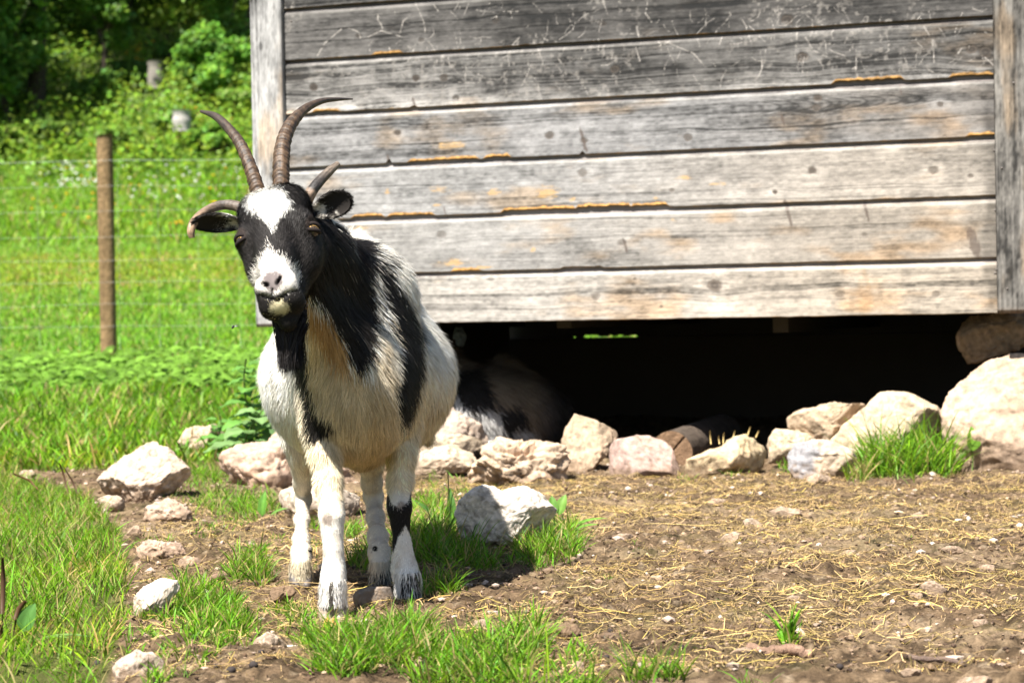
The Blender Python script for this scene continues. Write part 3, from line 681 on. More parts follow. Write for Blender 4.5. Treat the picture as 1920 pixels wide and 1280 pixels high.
# log end under the hut
def log_thing():
    d = 7.72; c = P(1259, 848, d); R_ = 40*d/F_PX
    root = thing("log", (c[0], c[1], 0), "round brown log seen from its sawn end between the pink block and yellowish rock", "log")
    n = 96; nr = 40
    th = np.linspace(0, 2*math.pi, n, endpoint=False)
    ax = np.array([0.30, 0.95, 0.02]); ax /= np.linalg.norm(ax); u = np.cross(ax, [0, 0, 1]); u /= np.linalg.norm(u); w = np.cross(u, ax)
    # end face
    rr = np.linspace(0.001, 1, nr)**0.9; T_, R2 = np.meshgrid(th, rr)
    wob = 1+0.03*fbm(P3(np.cos(T_)*1.5, np.sin(T_)*1.5), 2, 3).reshape(T_.shape)
    Rr = R2*R_*wob
    rel = 0.0015*fbm(P3(Rr*np.cos(T_)*300, Rr*np.sin(T_)*300), 2, 5).reshape(T_.shape)
    crack = np.zeros_like(T_)
    for a, w_ in ((0.85, .03), (2.4, .02), (3.9, .02), (5.2, .02)):
        dd = np.abs((T_-a+math.pi) % (2*math.pi)-math.pi)*R2; crack = np.maximum(crack, np.exp(-(dd/w_)**2)*(R2 > 0.1))
    rel = rel+0.012*crack
    pos = c+u*(Rr*np.cos(T_))[..., None]+w*(Rr*np.sin(T_))[..., None]+ax*rel[..., None]
    ringc = 0.5+0.5*np.cos(R2*60+2*fbm(P3(np.cos(T_), np.sin(T_)), 2, 8).reshape(T_.shape))
    col = np.array([0.20, 0.125, 0.075])*(0.75+0.4*ringc[..., None])*(1-0.8*crack[..., None])
    q = grid_quads(nr, n); wrap = np.array([[i*n+n-1, (i+1)*n+n-1, (i+1)*n, i*n] for i in range(nr-1)])
    e = make_mesh("sawn_end", pos.reshape(-1, 3), np.concatenate([q, wrap]), col=col.reshape(-1, 3), mat=M_bark); adopt(e, root)
    L_ = np.linspace(0.001, 0.9, 40); T2, L2 = np.meshgrid(th, L_)
    rb = R_*(1.0+0.03*fbm(P3(np.cos(T2)*1.5, np.sin(T2)*1.5), 2, 3)+0.03*fbm(P3(np.cos(T2)*4, np.sin(T2)*4, (L2*6).ravel()), 3, 4)).reshape(T2.shape)
    pos = c+u*(rb*np.cos(T2))[..., None]+w*(rb*np.sin(T2))[..., None]+ax*L2[..., None]
    wrap = np.array([[i*n+n-1, (i+1)*n+n-1, (i+1)*n, i*n] for i in range(39)])
    b = make_mesh("bark", pos.reshape(-1, 3), np.concatenate([grid_quads(40, n), wrap]), col=np.tile([0.09, 0.07, 0.055], (pos.size//3, 1)), mat=M_bark); adopt(b, root)
log_thing()

def tube(pts, rad, n=10, name="stick", col=(0.2, 0.13, 0.09), mat=None, closed=True, ridge=None):
    pts = np.array(pts, float); m = len(pts)
    tan = np.gradient(pts, axis=0); tan /= np.linalg.norm(tan, axis=1)[:, None]
    up = np.array([0, 0, 1.0]) if abs(tan[0][2]) < 0.9 else np.array([0, 1.0, 0])
    u = np.cross(tan[0], up); u /= np.linalg.norm(u); us = []
    for t in tan:
        u = u-t*(u@t); u /= np.linalg.norm(u); us.append(u)
    us = np.array(us); ws = np.cross(tan, us)
    th = np.linspace(0, 2*math.pi, n, endpoint=False)
    rad = np.broadcast_to(np.asarray(rad, float), (m,))
    v = pts[:, None]+(us[:, None]*np.cos(th)[None, :, None]+ws[:, None]*np.sin(th)[None, :, None])*rad[:, None, None]
    q = grid_quads(m, n); wrap = np.array([[i*n+n-1, (i+1)*n+n-1, (i+1)*n, i*n] for i in range(m-1)])
    v = v.reshape(-1, 3); q = np.concatenate([q, wrap]); tr = None
    if closed:
        v = np.concatenate([v, pts[:1], pts[-1:]]); a, b = m*n, m*n+1
        t1 = [[a, (k+1) % n, k] for k in range(n)]; t2 = [[b, (m-1)*n+k, (m-1)*n+(k+1) % n] for k in range(n)]
        tr = np.array(t1+t2)
    return v, q, tr
def stick(px_pts, r, label, col, name="stick", lift=0.0):
    g = [G(a, b) for a, b in px_pts]; g = np.array(g); t = np.linspace(0, 1, len(g)); tt = np.linspace(0, 1, 40)
    c = np.stack([np.interp(tt, t, g[:, k]) for k in range(3)], 1); c[:, 2] += r*0.9+lift
    c += 0.15*r*np.stack([vnoise(P3(tt*9, tt*0, k), 5) for k in range(3)], 1)*4
    rad = r*(1+0.15*vnoise(P3(tt*14, tt*0, 2), 7)); v, q, tr = tube(c, rad, 12)
    col = np.array(col)[None]*(1+0.35*fbm(v*60, 3, 9))[:, None]
    o = make_mesh(name, v, q, tr, col=col, mat=M_bark); recenter(o, tuple(c.mean(0)))
    return tag(o, label, "stick", "sticks lying on the soil")
stick([(1396, 1226), (1440, 1228), (1480, 1229), (1524, 1229)], 0.0085, "thick brown stick lying below the small upright tuft", (0.26, 0.165, 0.115))
stick([(1690, 1231), (1740, 1240), (1820, 1246)], 0.0042, "thin dark twig at the bottom right", (0.14, 0.10, 0.08))
stick([(368, 1110), (395, 1098), (422, 1083)], 0.0085, "short brown stick between two tufts at the left", (0.24, 0.155, 0.11))
stick([(960, 1138), (1000, 1142), (1060, 1147), (1085, 1146)], 0.0018, "fine reddish twig on the soil right of the front feet", (0.20, 0.09, 0.05))
stick([(478, 1214), (530, 1213), (585, 1216)], 0.0022, "bleached thin stalk lying against the thin triangular stone", (0.72, 0.66, 0.56))

# dark round droppings
v_, f_ = ico(3)
for k, (a, b, r) in enumerate([(1105, 1218, 6), (1137, 1232, 6), (1137, 1243, 6), (1145, 1192, 5), (1278, 1214, 6), (1018, 1206, 5), (1052, 1214, 5), (1088, 1216, 4), (1165, 1240, 5), (1665, 1258, 7), (1575, 1258, 7), (1490, 1210, 6),
                               (286, 1274, 9), (434, 1272, 9), (476, 1271, 9), (490, 1236, 6), (405, 1260, 5), (182, 1262, 9), (1040, 1228, 5)]):
    g = G(a, b); R_ = r*g[1]/F_PX
    v = v_*np.array([1.0, 1.0, 0.85])*R_*(1+0.05*vnoise(v_*3, k))[:, None]+np.array([g[0], g[1], gz(g[0], g[1])[0]+R_*0.7])
    o = make_mesh("dropping", v, None, f_, col=np.tile([0.035, 0.028, 0.026], (len(v), 1)), mat=M_dark); recenter(o, (g[0], g[1], g[2]))
    tag(o, "small round black dropping lying on the soil", "dropping", "goat droppings on the soil")
# ------------------------------------------------------------------ implicit modelling for the animals
def surface_net(F, origin, h):
    S = F < 0
    nx, ny, nz = F.shape
    cnt = np.zeros((nx-1, ny-1, nz-1), np.int8)
    for a in (0, 1):
        for b in (0, 1):
            for c in (0, 1):
                cnt += S[a:nx-1+a, b:ny-1+b, c:nz-1+c]
    act = (cnt > 0) & (cnt < 8)
    ix, iy, iz = np.nonzero(act)
    idx = np.full(act.shape, -1, np.int32); idx[ix, iy, iz] = np.arange(len(ix))
    acc = np.zeros((len(ix), 3)); num = np.zeros(len(ix))
    corners = [(a, b, c) for a in (0, 1) for b in (0, 1) for c in (0, 1)]
    for i, p in enumerate(corners):
        for q in corners[i+1:]:
            if sum(abs(p[k]-q[k]) for k in range(3)) != 1: continue
            f0 = F[ix+p[0], iy+p[1], iz+p[2]]; f1 = F[ix+q[0], iy+q[1], iz+q[2]]
            m = (f0 < 0) != (f1 < 0)
            t = np.where(m, f0/(np.where(m, f0-f1, 1)), 0)
            pos = np.array(p)[None]+(np.array(q)-np.array(p))[None]*t[:, None]
            acc += pos*m[:, None]; num += m
    v = (np.stack([ix, iy, iz], 1)+acc/num[:, None])*h+np.array(origin)
    quads = []
    sx = S[:-1, 1:-1, 1:-1] != S[1:, 1:-1, 1:-1]
    i, j, k = np.nonzero(sx); j = j+1; k = k+1
    q = np.stack([idx[i, j-1, k-1], idx[i, j, k-1], idx[i, j, k], idx[i, j-1, k]], 1); fl = S[i, j, k]
    q[~fl] = q[~fl][:, ::-1]; quads.append(q)
    sy = S[1:-1, :-1, 1:-1] != S[1:-1, 1:, 1:-1]
    i, j, k = np.nonzero(sy); i = i+1; k = k+1
    q = np.stack([idx[i-1, j, k-1], idx[i-1, j, k], idx[i, j, k], idx[i, j, k-1]], 1); fl = S[i, j, k]
    q[~fl] = q[~fl][:, ::-1]; quads.append(q)
    sz_ = S[1:-1, 1:-1, :-1] != S[1:-1, 1:-1, 1:]
    i, j, k = np.nonzero(sz_); i = i+1; j = j+1
    q = np.stack([idx[i-1, j-1, k], idx[i, j-1, k], idx[i, j, k], idx[i-1, j, k]], 1); fl = S[i, j, k]
    q[~fl] = q[~fl][:, ::-1]; quads.append(q)
    q = np.concatenate(quads)
    return v, q
class Field:
    def __init__(self, lo, hi, h):
        self.lo = np.array(lo, float); self.h = h
        self.n = np.ceil((np.array(hi)-self.lo)/h).astype(int)+1
        self.F = np.full(self.n, 0.5, np.float32)
    def _win(self, a, b, m):
        i0 = np.clip(np.floor((np.minimum(a, b)-m-self.lo)/self.h).astype(int), 0, self.n-1)
        i1 = np.clip(np.ceil((np.maximum(a, b)+m-self.lo)/self.h).astype(int)+1, 1, self.n)
        sl = tuple(slice(i0[k], i1[k]) for k in range(3))
        ax = [self.lo[k]+np.arange(i0[k], i1[k])*self.h for k in range(3)]
        X_, Y_, Z_ = np.meshgrid(*ax, indexing='ij', sparse=True)
        return sl, X_, Y_, Z_
    def _union(self, sl, d, k):
        f = self.F[sl]
        hh = np.clip(k-np.abs(f-d), 0, None)/k
        self.F[sl] = np.minimum(f, d)-hh*hh*k*0.25
    def cone(self, a, b, r1, r2, k=0.03):
        a = np.array(a, float); b = np.array(b, float); m = max(r1, r2)+k*1.6
        sl, X_, Y_, Z_ = self._win(a, b, m); e = b-a; L2 = e@e
        t = np.clip(((X_-a[0])*e[0]+(Y_-a[1])*e[1]+(Z_-a[2])*e[2])/L2, 0, 1)
        d = np.sqrt((X_-a[0]-t*e[0])**2+(Y_-a[1]-t*e[1])**2+(Z_-a[2]-t*e[2])**2)-(r1+(r2-r1)*t)
        self._union(sl, d.astype(np.float32), k)
    def chain(self, pts, rs, k=0.03):
        for i in range(len(pts)-1): self.cone(pts[i], pts[i+1], rs[i], rs[i+1], k)
    def _ell(self, c, r, M, m):
        c = np.array(c, float); r = np.array(r, float)
        mx = r.max()+m
        sl, X_, Y_, Z_ = self._win(c, c, mx)
        x, y, z = X_-c[0], Y_-c[1], Z_-c[2]
        if M is not None:
            u = (x*M[0][0]+y*M[0][1]+z*M[0][2]); v = (x*M[1][0]+y*M[1][1]+z*M[1][2]); w = (x*M[2][0]+y*M[2][1]+z*M[2][2])
        else: u, v, w = x, y, z
        k0 = np.sqrt((u/r[0])**2+(v/r[1])**2+(w/r[2])**2); k1 = np.sqrt((u/r[0]**2)**2+(v/r[1]**2)**2+(w/r[2]**2)**2)+1e-9
        return sl, (k0*(k0-1)/k1).astype(np.float32)
    def ell(self, c, r, k=0.03, M=None):
        sl, d = self._ell(c, r, M, k*1.6); self._union(sl, d, k)
    def carve(self, c, r, k=0.004, M=None):
        sl, d = self._ell(c, r, M, k*3); f = self.F[sl]; d = -d
        hh = np.clip(k-np.abs(f-d), 0, None)/k; self.F[sl] = np.maximum(f, d)+hh*hh*k*0.25
    def mesh(self): return surface_net(self.F, self.lo, self.h)
def vert_normals(v, q):
    n = np.zeros_like(v); a = v[q[:, 0]]; b = v[q[:, 1]]; c = v[q[:, 2]]; d = v[q[:, 3]] if q.shape[1] == 4 else c
    fn = np.cross(c-a, d-b) if q.shape[1] == 4 else np.cross(b-a, c-a)
    for k in range(q.shape[1]): np.add.at(n, q[:, k], fn)
    return n/(np.linalg.norm(n, axis=1)[:, None]+1e-12)
def laplace(v, q, it=2, lam=0.5):
    e = np.concatenate([q[:, [0, 1]], q[:, [1, 2]], q[:, [2, 3]], q[:, [3, 0]]]); 
    for _ in range(it):
        s = np.zeros_like(v); c = np.zeros(len(v))
        np.add.at(s, e[:, 0], v[e[:, 1]]); np.add.at(c, e[:, 0], 1); np.add.at(s, e[:, 1], v[e[:, 0]]); np.add.at(c, e[:, 1], 1)
        v = v*(1-lam)+lam*s/c[:, None]
    return v
def strands(name, roots, dirs, length, width, col, normals, droop=0.3, rg=None, mat=None, curl=0.15, segs=3, bendto=(0, 0, -1), wide_axis=None):
    """hair as narrow tapering ribbons; ribbons face away from the skin"""
    n = len(roots); L_ = length[:, None]
    d = dirs/np.linalg.norm(dirs, axis=1)[:, None]
    pts = [roots]; cur = roots.copy(); dd = d.copy()
    bend = np.array(bendto, float)[None]*droop + rg.normal(0, curl, (n, 3))
    for s in range(segs):
        cur = cur+dd*L_/segs; pts.append(cur); dd = dd+bend/segs; dd /= np.linalg.norm(dd, axis=1)[:, None]
    side = np.cross(d, normals); side += rg.normal(0, 0.25, (n, 3)); side -= d*(side*d).sum(1)[:, None]
    side /= (np.linalg.norm(side, axis=1)[:, None]+1e-9)
    V = []; prof = [1.0, 0.95, 0.7, 0.5][:segs]
    for s in range(segs):
        w = width[:, None]*0.5*prof[s]; V += [pts[s]-side*w, pts[s]+side*w]
    V.append(pts[segs]); m = 2*segs+1
    v = np.stack(V, 1).reshape(-1, 3)
    base = np.arange(n)*m; q = []
    for s in range(segs-1): q.append(np.stack([base+2*s, base+2*s+1, base+2*s+3, base+2*s+2], 1))
    t = np.stack([base+2*(segs-1), base+2*(segs-1)+1, base+2*segs], 1)
    nn = np.repeat(normals+0.25*side*rg.choice([-1, 1], n)[:, None], m, 0); nn /= np.linalg.norm(nn, axis=1)[:, None]
    c = np.repeat(col, m, 0)
    return make_mesh(name, v, np.concatenate(q) if q else None, t, col=np.clip(c, 0.004, 0.9), mat=mat or M_fur, normals=nn)
def sample_surface(v, q, n, rg, weight=None):
    a, b, c, d = (v[q[:, k]] for k in range(4)); ar = 0.5*np.linalg.norm(np.cross(c-a, d-b), axis=1)
    if weight is not None: ar = ar*weight
    f = rg.choice(len(q), n, p=ar/ar.sum()); u = rg.random(n)[:, None]; w = rg.random(n)[:, None]
    p = (a[f]*(1-u)+b[f]*u)*(1-w)+(d[f]*(1-u)+c[f]*u)*w
    return p, f

# ------------------------------------------------------------------ the standing goat
GD = -0.28
def Q(px, py, d): return P(px, py, d+GD)
def RR(rpx, d): return rpx*(d+GD)/F_PX
goat_c = P(690, 1120, 4.2)
goat = thing("goat", (goat_c[0], goat_c[1]+0.2, 0), "black and white four-horned goat standing in the sun and looking at the viewer", "goat")
# head frame: hu across towards the viewer's right, hv down the face, hw out of the face
HP0 = Q(500, 362, 4.26); HM0 = Q(520, 552, 4.075)
hv = HM0-HP0; HL = np.linalg.norm(hv); hv /= HL
_hu = np.array([0.975, -0.20, 0.165]); _hu -= hv*(_hu@hv); hu = _hu/np.linalg.norm(_hu); hw = np.cross(hv, hu); hw = hw if hw[1] < 0 else -hw
HM = np.array([hu, hv, hw])
def Hd(u, v, w): return HP0+hu*u+hv*v*HL+hw*w
def headc(p):
    q = p-HP0; return q@hu, (q@hv)/HL, q@hw
S_ = 0.93   # head scale
Fd = Field((-0.60, 3.66, -0.01), (-0.02, 5.12, 0.84), 0.0029)
# trunk
Fd.ell(Q(673, 712, 4.84), (RR(178, 4.84), 0.36, RR(158, 4.84)), .05)
Fd.ell(Q(668, 605, 4.88), (RR(108, 4.88), 0.34, RR(128, 4.88)), .06)
Fd.cone(Q(664, 505, 5.12), Q(660, 462, 5.15), RR(40, 5.1), RR(16, 5.15), .03)
Fd.cone(Q(684, 548, 4.55), Q(662, 525, 5.15), RR(56, 4.55), RR(60, 5.15), .07)
Fd.ell(Q(655, 625, 5.12), (RR(112, 5.1), 0.16, RR(135, 5.1)), .08)
Fd.ell(Q(668, 720, 4.50), (RR(100, 4.5), 0.15, RR(140, 4.5)), .06)      # chest
Fd.cone(Q(672, 560, 4.55), Q(668, 760, 4.47), RR(92, 4.5), RR(88, 4.5), .06)
Fd.ell(Q(607, 720, 4.52), (RR(44, 4.5), 0.085, RR(95, 4.5)), .04)      # shoulders
Fd.ell(Q(742, 700, 4.56), (RR(50, 4.5), 0.09, RR(110, 4.5)), .04)
# neck
Fd.cone(Q(568, 452, 4.36), Q(640, 590, 4.50), RR(58, 4.36), RR(84, 4.5), .06)
Fd.cone(Q(590, 500, 4.42), Q(690, 560, 4.60), RR(60, 4.4), RR(75, 4.6), .06)
Fd.cone(Q(556, 520, 4.30), Q(628, 660, 4.42), RR(40, 4.3), RR(66, 4.4), .05)
# front legs
gL = [(603, 800, 4.44, 38.0), (611, 858, 4.4, 26.1), (616, 905, 4.375, 22.9), (621, 945, 4.35, 19.8), (622, 970, 4.335, 20.7), (623, 1000, 4.33, 16.2), (625, 1030, 4.325, 15.3), (626, 1058, 4.325, 16.7), (625, 1082, 4.32, 19.8), (624, 1108, 4.305, 22.5)]
Fd.chain([Q(a, b, d) for a, b, d, r in gL], [RR(r, d) for a, b, d, r in gL], .018)
gR = [(752, 800, 4.58, 38.0), (753, 858, 4.54, 24.3), (750, 905, 4.52, 20.7), (748, 938, 4.505, 18.4), (749, 955, 4.49, 18.9), (751, 985, 4.485, 14.0), (754, 1020, 4.48, 14.0), (756, 1046, 4.48, 17.1), (759, 1070, 4.475, 21.6), (764, 1092, 4.46, 22.5)]
Fd.chain([Q(a, b, d) for a, b, d, r in gR], [RR(r, d) for a, b, d, r in gR], .018)
# hind legs: thigh, hock set back, shank
kL = [(600, 680, 5.08, 85.0), (568, 790, 4.98, 46.0), (566, 850, 4.97, 24.0), (567, 905, 5.04, 14.8), (568, 935, 5.08, 13.5), (566, 975, 4.98, 11.2), (565, 1010, 4.88, 12.6), (565, 1035, 4.82, 16.2), (564, 1060, 4.79, 18.4)]
Fd.chain([Q(a, b, d) for a, b, d, r in kL], [RR(r, d) for a, b, d, r in kL], .02)
kR = [(720, 680, 5.08, 90.0), (705, 800, 4.98, 46.0), (696, 860, 4.97, 22.5), (697, 905, 5.04, 17.1), (700, 930, 5.08, 15.8), (704, 970, 4.98, 14.4), (708, 1005, 4.86, 16.2), (711, 1035, 4.8, 17.1), (712, 1062, 4.77, 17.1)]
Fd.chain([Q(a, b, d) for a, b, d, r in kR], [RR(r, d) for a, b, d, r in kR], .02)
# stifle folds
Fd.cone(Q(545, 828, 4.95), Q(590, 800, 4.95), RR(12, 4.9), RR(30, 4.9), .03)
Fd.cone(Q(800, 818, 4.98), Q(760, 780, 4.95), RR(14, 4.9), RR(34, 4.9), .03)
Fd.cone(Q(680, 850, 4.70), Q(680, 790, 4.60), RR(24, 4.7), RR(60, 4.6), .05)
# head
def hs(x): return x*S_
Fd.ell(Hd(0, .13, -.045), (hs(.066), hs(.070), hs(.062)), .03, HM)
Fd.ell(Hd(-.030, .02, -.040), (hs(.040), hs(.035), hs(.045)), .02, HM)
Fd.ell(Hd(.030, .02, -.040), (hs(.040), hs(.035), hs(.045)), .02, HM)
Fd.cone(Hd(0, .2, -.035), Hd(0, .80, -.012), hs(.052), hs(.031), .03)
for s in (-1, 1):
    Fd.ell(Hd(s*.050, .30, -.028), (hs(.027), hs(.034), hs(.026)), .015, HM)     # brow over the eye
    Fd.ell(Hd(s*.044, .42, -.065), (hs(.030), hs(.060), hs(.040)), .025, HM)     # cheek
    Fd.ell(Hd(s*.019, .93, .000), (hs(.0225), hs(.030), hs(.026)), .012, HM)     # wings of the nose
    Fd.ell(Hd(s*.024, 1.01, -.022), (hs(.019), hs(.022), hs(.024)), .012, HM)     # lips
Fd.cone(Hd(0, .40, -.095), Hd(0, .95, -.048), hs(.050), hs(.028), .03)
Fd.ell(Hd(0, 1.0, -.020), (hs(.028), hs(.028), hs(.026)), .015, HM)
Fd.cone(Hd(0, .95, -.055), Hd(0, 1.09, -.050), hs(.024), hs(.0175), .012)      # chin
Fd.cone(Hd(0, .25, -.09), Q(585, 470, 4.38), hs(.060), RR(60, 4.38), .04)
def hit(px, py, d0=3.6, d1=4.6):
    """first point of the head met by the sight line through a pixel"""
    t = np.arange(d0, d1, 0.0015); r = ray(px, py); p = np.array([[0, 0, CAM_H]])+r[None]*(t/r[1])[:, None]
    i = np.round((p-Fd.lo)/Fd.h).astype(int); ok = ((i >= 0) & (i < Fd.n)).all(1); p, i = p[ok], i[ok]
    f = Fd.F[i[:, 0], i[:, 1], i[:, 2]]; k = np.argmax(f < 0); return p[k]
NOSTRIL = [hit(497.5, 533), hit(521.5, 527)]
EYE = [hit(449, 450), hit(588, 427)]
for s, n_ in zip((-1, 1), NOSTRIL):
    n_ += hu*s*.0; Fd.carve(n_+hw*.001, (.0062, .0042, .012), .003, HM); Fd.carve(n_+hu*s*.0055-hv*.004, (.0030, .0060, .007), .002, HM)
for s, e_ in zip((-1, 1), EYE): Fd.carve(e_+hw*.002+hu*s*.003, (.0135, .0095, .0095), .006, HM)
mz0, mz1, mz2 = hit(489, 553), hit(521, 562), hit(553, 546)
for a_, b_ in ((mz0, mz1), (mz1, mz2)):
    for t_ in np.linspace(0, 1, 9): Fd.carve(a_+(b_-a_)*t_, (.0045, .0022, .008), .002, HM)
for t_ in np.linspace(0, 1, 6): Fd.carve(hit(511, 541+t_*14), (.0012, .003, .0035), .0015, HM)
gv, gq = Fd.mesh(); gv = laplace(gv, gq, 2, .4)
del Fd
gn = vert_normals(gv, gq)
if ((gn*(gv-np.array(Q(673, 700, 4.84)))).sum(1) > 0).mean() < 0.5: gn = -gn; gq = gq[:, ::-1]

def blob(px_, py_, poly, soft=0):
    return in_poly(px_, py_, poly)
POLY = dict(
    neck=[(556, 420), (640, 418), (662, 452), (682, 482), (694, 540), (697, 600), (694, 660), (676, 700), (655, 668), (632, 620), (612, 582), (592, 556), (566, 560), (540, 560)],
    band=[(700, 478), (722, 500), (745, 530), (765, 560), (785, 610), (791, 680), (786, 740), (768, 792), (750, 790), (742, 740), (742, 680), (735, 620), (722, 570), (706, 525), (696, 500)],
    stripe=[(548, 600), (572, 640), (580, 700), (584, 750), (600, 773), (630, 788), (612, 815), (586, 832), (576, 805), (568, 740), (555, 690), (545, 640)],
    knee=[(724, 915), (735, 945), (750, 952), (765, 940), (773, 912), (776, 960), (772, 1008), (760, 984), (746, 1008), (737, 1040), (733, 1000), (726, 960)],
    spot=[(752, 785), (764, 790), (764, 812), (756, 815)],
    chest=[(575, 555), (612, 590), (655, 680), (700, 705), (742, 760), (742, 850), (720, 885), (640, 885), (600, 820), (590, 780), (578, 700)],
    throat=[(568, 560), (612, 585), (650, 660), (655, 700), (620, 670), (590, 620)],
    blaze=[(462, 372), (476, 356), (500, 348), (525, 352), (538, 372), (548, 388), (530, 402), (518, 420), (511, 436), (500, 420), (487, 404), (468, 390)],
    muzzle=[(503, 462), (512, 476), (530, 486), (548, 500), (561, 518), (559, 538), (540, 547), (506, 554), (482, 547), (473, 532), (478, 508), (490, 486)],
    nose=[(491, 520), (500, 510), (520, 506), (532, 514), (530, 532), (518, 545), (508, 548), (496, 540)])
def goat_pigment(p, rg, jit=0.006):
    """coat colour for points on the goat: black, white and buff patches with ragged edges"""
    pj = p+rg.normal(0, jit, p.shape)*np.array([1, .5, 1.8])*(.25+.75*sstep(.2, .35, p[:, 2]))[:, None]
    x, y = pix(pj); y0 = p[:, 1]-GD
    hu_, hv_, hw_ = headc(p)
    head = (hv_ > -0.25) & (hv_ < 1.35) & (np.abs(hu_) < .13) & (hw_ > -0.13-0.0*hv_) & (p[:, 2] > 0.5)
    front = y0 < 4.72
    n1 = fbm(p*np.array([30, 30, 9]), 3, 3); n2 = fbm(p*7, 3, 4)
    c = np.array([0.80, 0.66, 0.45])[None]*(1+0.12*n1[:, None])
    zrel = p[:, 2]
    # backs and upper flanks paler, belly buff
    c = mix(c, np.array([0.88, 0.84, 0.76])[None], sstep(0.36, 0.52, zrel+0.06*n2)[:, None]*0.85)
    leftside = sstep(590, 520, x)[:, None]; c = mix(c, np.array([0.86, 0.82, 0.74])[None], leftside*0.9)
    ch = blob(x, y, POLY['chest']) & front
    c[ch] = np.array([0.62, 0.485, 0.30])*(1+0.22*n1[ch][:, None])
    th = blob(x, y, POLY['throat']) & front
    c[th] = np.array([0.46, 0.275, 0.115])*(1+0.25*n1[th][:, None])
    sh = (x > 690) & (x < 745) & (y > 590) & (y < 880) & front
    c[sh] = mix(c[sh], np.array([0.55, 0.40, 0.21])[None], (0.6*sstep(-.3, .3, n1[sh]))[:, None])
    legs = sstep(0.24, 0.17, zrel)[:, None]; c = mix(c, np.array([0.80, 0.75, 0.67])[None]*(1+0.06*n1[:, None]), legs)
    rear = (y0 > 4.74)[:, None]*legs; c = mix(c, np.array([0.66, 0.55, 0.40])[None], 0.6*rear)
    dirt = sstep(.15, .5, fbm(p*35, 3, 66))*sstep(.30, .05, zrel)*.45; c = mix(c, np.array([.42, .30, .18])[None], dirt[:, None])
    # callused knees
    for (a, b, r, k) in ((614, 972, 11, .85), (752, 951, 10, .8)):
        dd = np.hypot(x-a, (y-b)*0.8); e = np.where(front, (1-sstep(r*.7, r*1.2, dd))*k, 0)[:, None]; c = mix(c, np.array([0.24, 0.18, 0.145])[None], e)
    blk = np.zeros(len(p), bool)
    blk |= (blob(x, y, POLY['neck']) | blob(x, y, POLY['stripe']) | blob(x, y, POLY['band'])) & front & (p[:, 2] > 0.25)
    hor = (np.abs(x-712) < 24) & (y > 465) & (y < 620) & front
    grizz = hor & (rg.random(len(p)) < 0.45)
    blk |= grizz
    # the back of the neck and far side, unseen from the front: black saddle
    blk |= (p[:, 2] > 0.52) & (y0 > 4.40) & (y0 < 4.66) & (x < 694) & (y < 640)
    blk |= blob(x, y, POLY['knee']) & front & (p[:, 2] < 0.25)
    blk |= blob(x, y, POLY['spot']) & front & (rg.random(len(p)) < 0.6)
    for (a, b, r) in ((766, 1108, 17), (709, 1082, 14), (582, 1030, 5), (703, 1028, 5)):
        blk |= (np.hypot(x-a, y-b) < r) & (p[:, 2] < .2)
    bc = np.array([0.012, 0.010, 0.009])
    br = (sstep(0.25, .6, n1)*0.7)[:, None]
    c[blk] = bc
    ne = blk & (x > 600) & (x < 668) & (y < 520) & ~head
    c[ne] = mix(np.tile(bc, (ne.sum(), 1)), np.array([0.06, 0.026, 0.014])[None], br[ne])
    # head
    hc = np.tile(bc, (len(p), 1))
    hfront = hw_ > -0.075
    rim_ = (np.hypot((x-510)/30, (y-533)/24) < 1) & (rg.random(len(p)) < .35); bz = blob(x, y, POLY['blaze']) & hfront & (hv_ < .5); hc[bz] = [0.84, 0.82, 0.76]
    mz = blob(x, y, POLY['muzzle']) & hfront & (hv_ > .45); hc[mz] = np.array([0.80, 0.75, 0.68]); hc[mz & rim_] = [.22, .20, .19]
    ns = blob(x, y, POLY['nose']) & hfront; hc[ns] = [0.15, 0.125, 0.12]
    ch2 = (np.hypot((x-524)/19, (y-578)/11) < 1) & hfront; hc[ch2] = [0.66, 0.58, 0.36]
    ey = np.minimum(np.linalg.norm(p-EYE[0], axis=1), np.linalg.norm(p-EYE[1], axis=1)); e = (ey < 0.020) & ~bz; hc[e] = mix(hc[e], np.array([0.035, 0.022, 0.016])[None], 0.5)
    c[head] = hc[head]
    return np.clip(c, 0.004, 0.9), head
rgg = np.random.default_rng(21)
gcol = sum(goat_pigment(gv, rgg, 0.0016)[0] for _ in range(7))/7; _h = goat_pigment(gv, rgg, 0.001)[1]
for n_ in NOSTRIL:
    e_ = np.linalg.norm(gv-(n_-hw*.004), axis=1); gcol = mix(gcol, np.array([.012, .009, .009])[None], sstep(.0095, .0060, e_)[:, None])
body = make_mesh("body", gv, gq, col=gcol*0.8, mat=M_skin); adopt(body, goat)
NH = 260000
yv = gv[gq].mean(1); fw = np.ones(len(gq)); fw[yv[:, 1] > 4.75] = 0.5
hu_, hv_, hw_ = headc(yv); isf = (hv_ > -.3) & (hv_ < 1.3) & (np.abs(hu_) < .12) & (hw_ > -.13) & (yv[:, 2] > .5); fw[isf] = 2.6
fw[yv[:, 2] < 0.25] = 1.5
nx_, ny_ = pix(yv); nosef = isf & in_poly(nx_, ny_, [(489, 524), (498, 509), (522, 504), (535, 513), (533, 534), (519, 548), (506, 551), (494, 543)]) & (hw_ > -.06); fw[nosef] = 0.0
for e_ in EYE: fw[np.linalg.norm(yv-e_, axis=1) < .0135] = 0.0
fp, ff = sample_surface(gv, gq, NH, rgg, fw)
fn = gn[gq[ff]].mean(1); fn /= np.linalg.norm(fn, axis=1)[:, None]
fc, fh = goat_pigment(fp, rgg, 0.0035)
hu_, hv_, hw_ = headc(fp)
flow = np.tile(np.array([0.0, 0.35, -1.0]), (NH, 1))
neckz = (fp[:, 2] > .5) & (fp[:, 1] < 4.35)
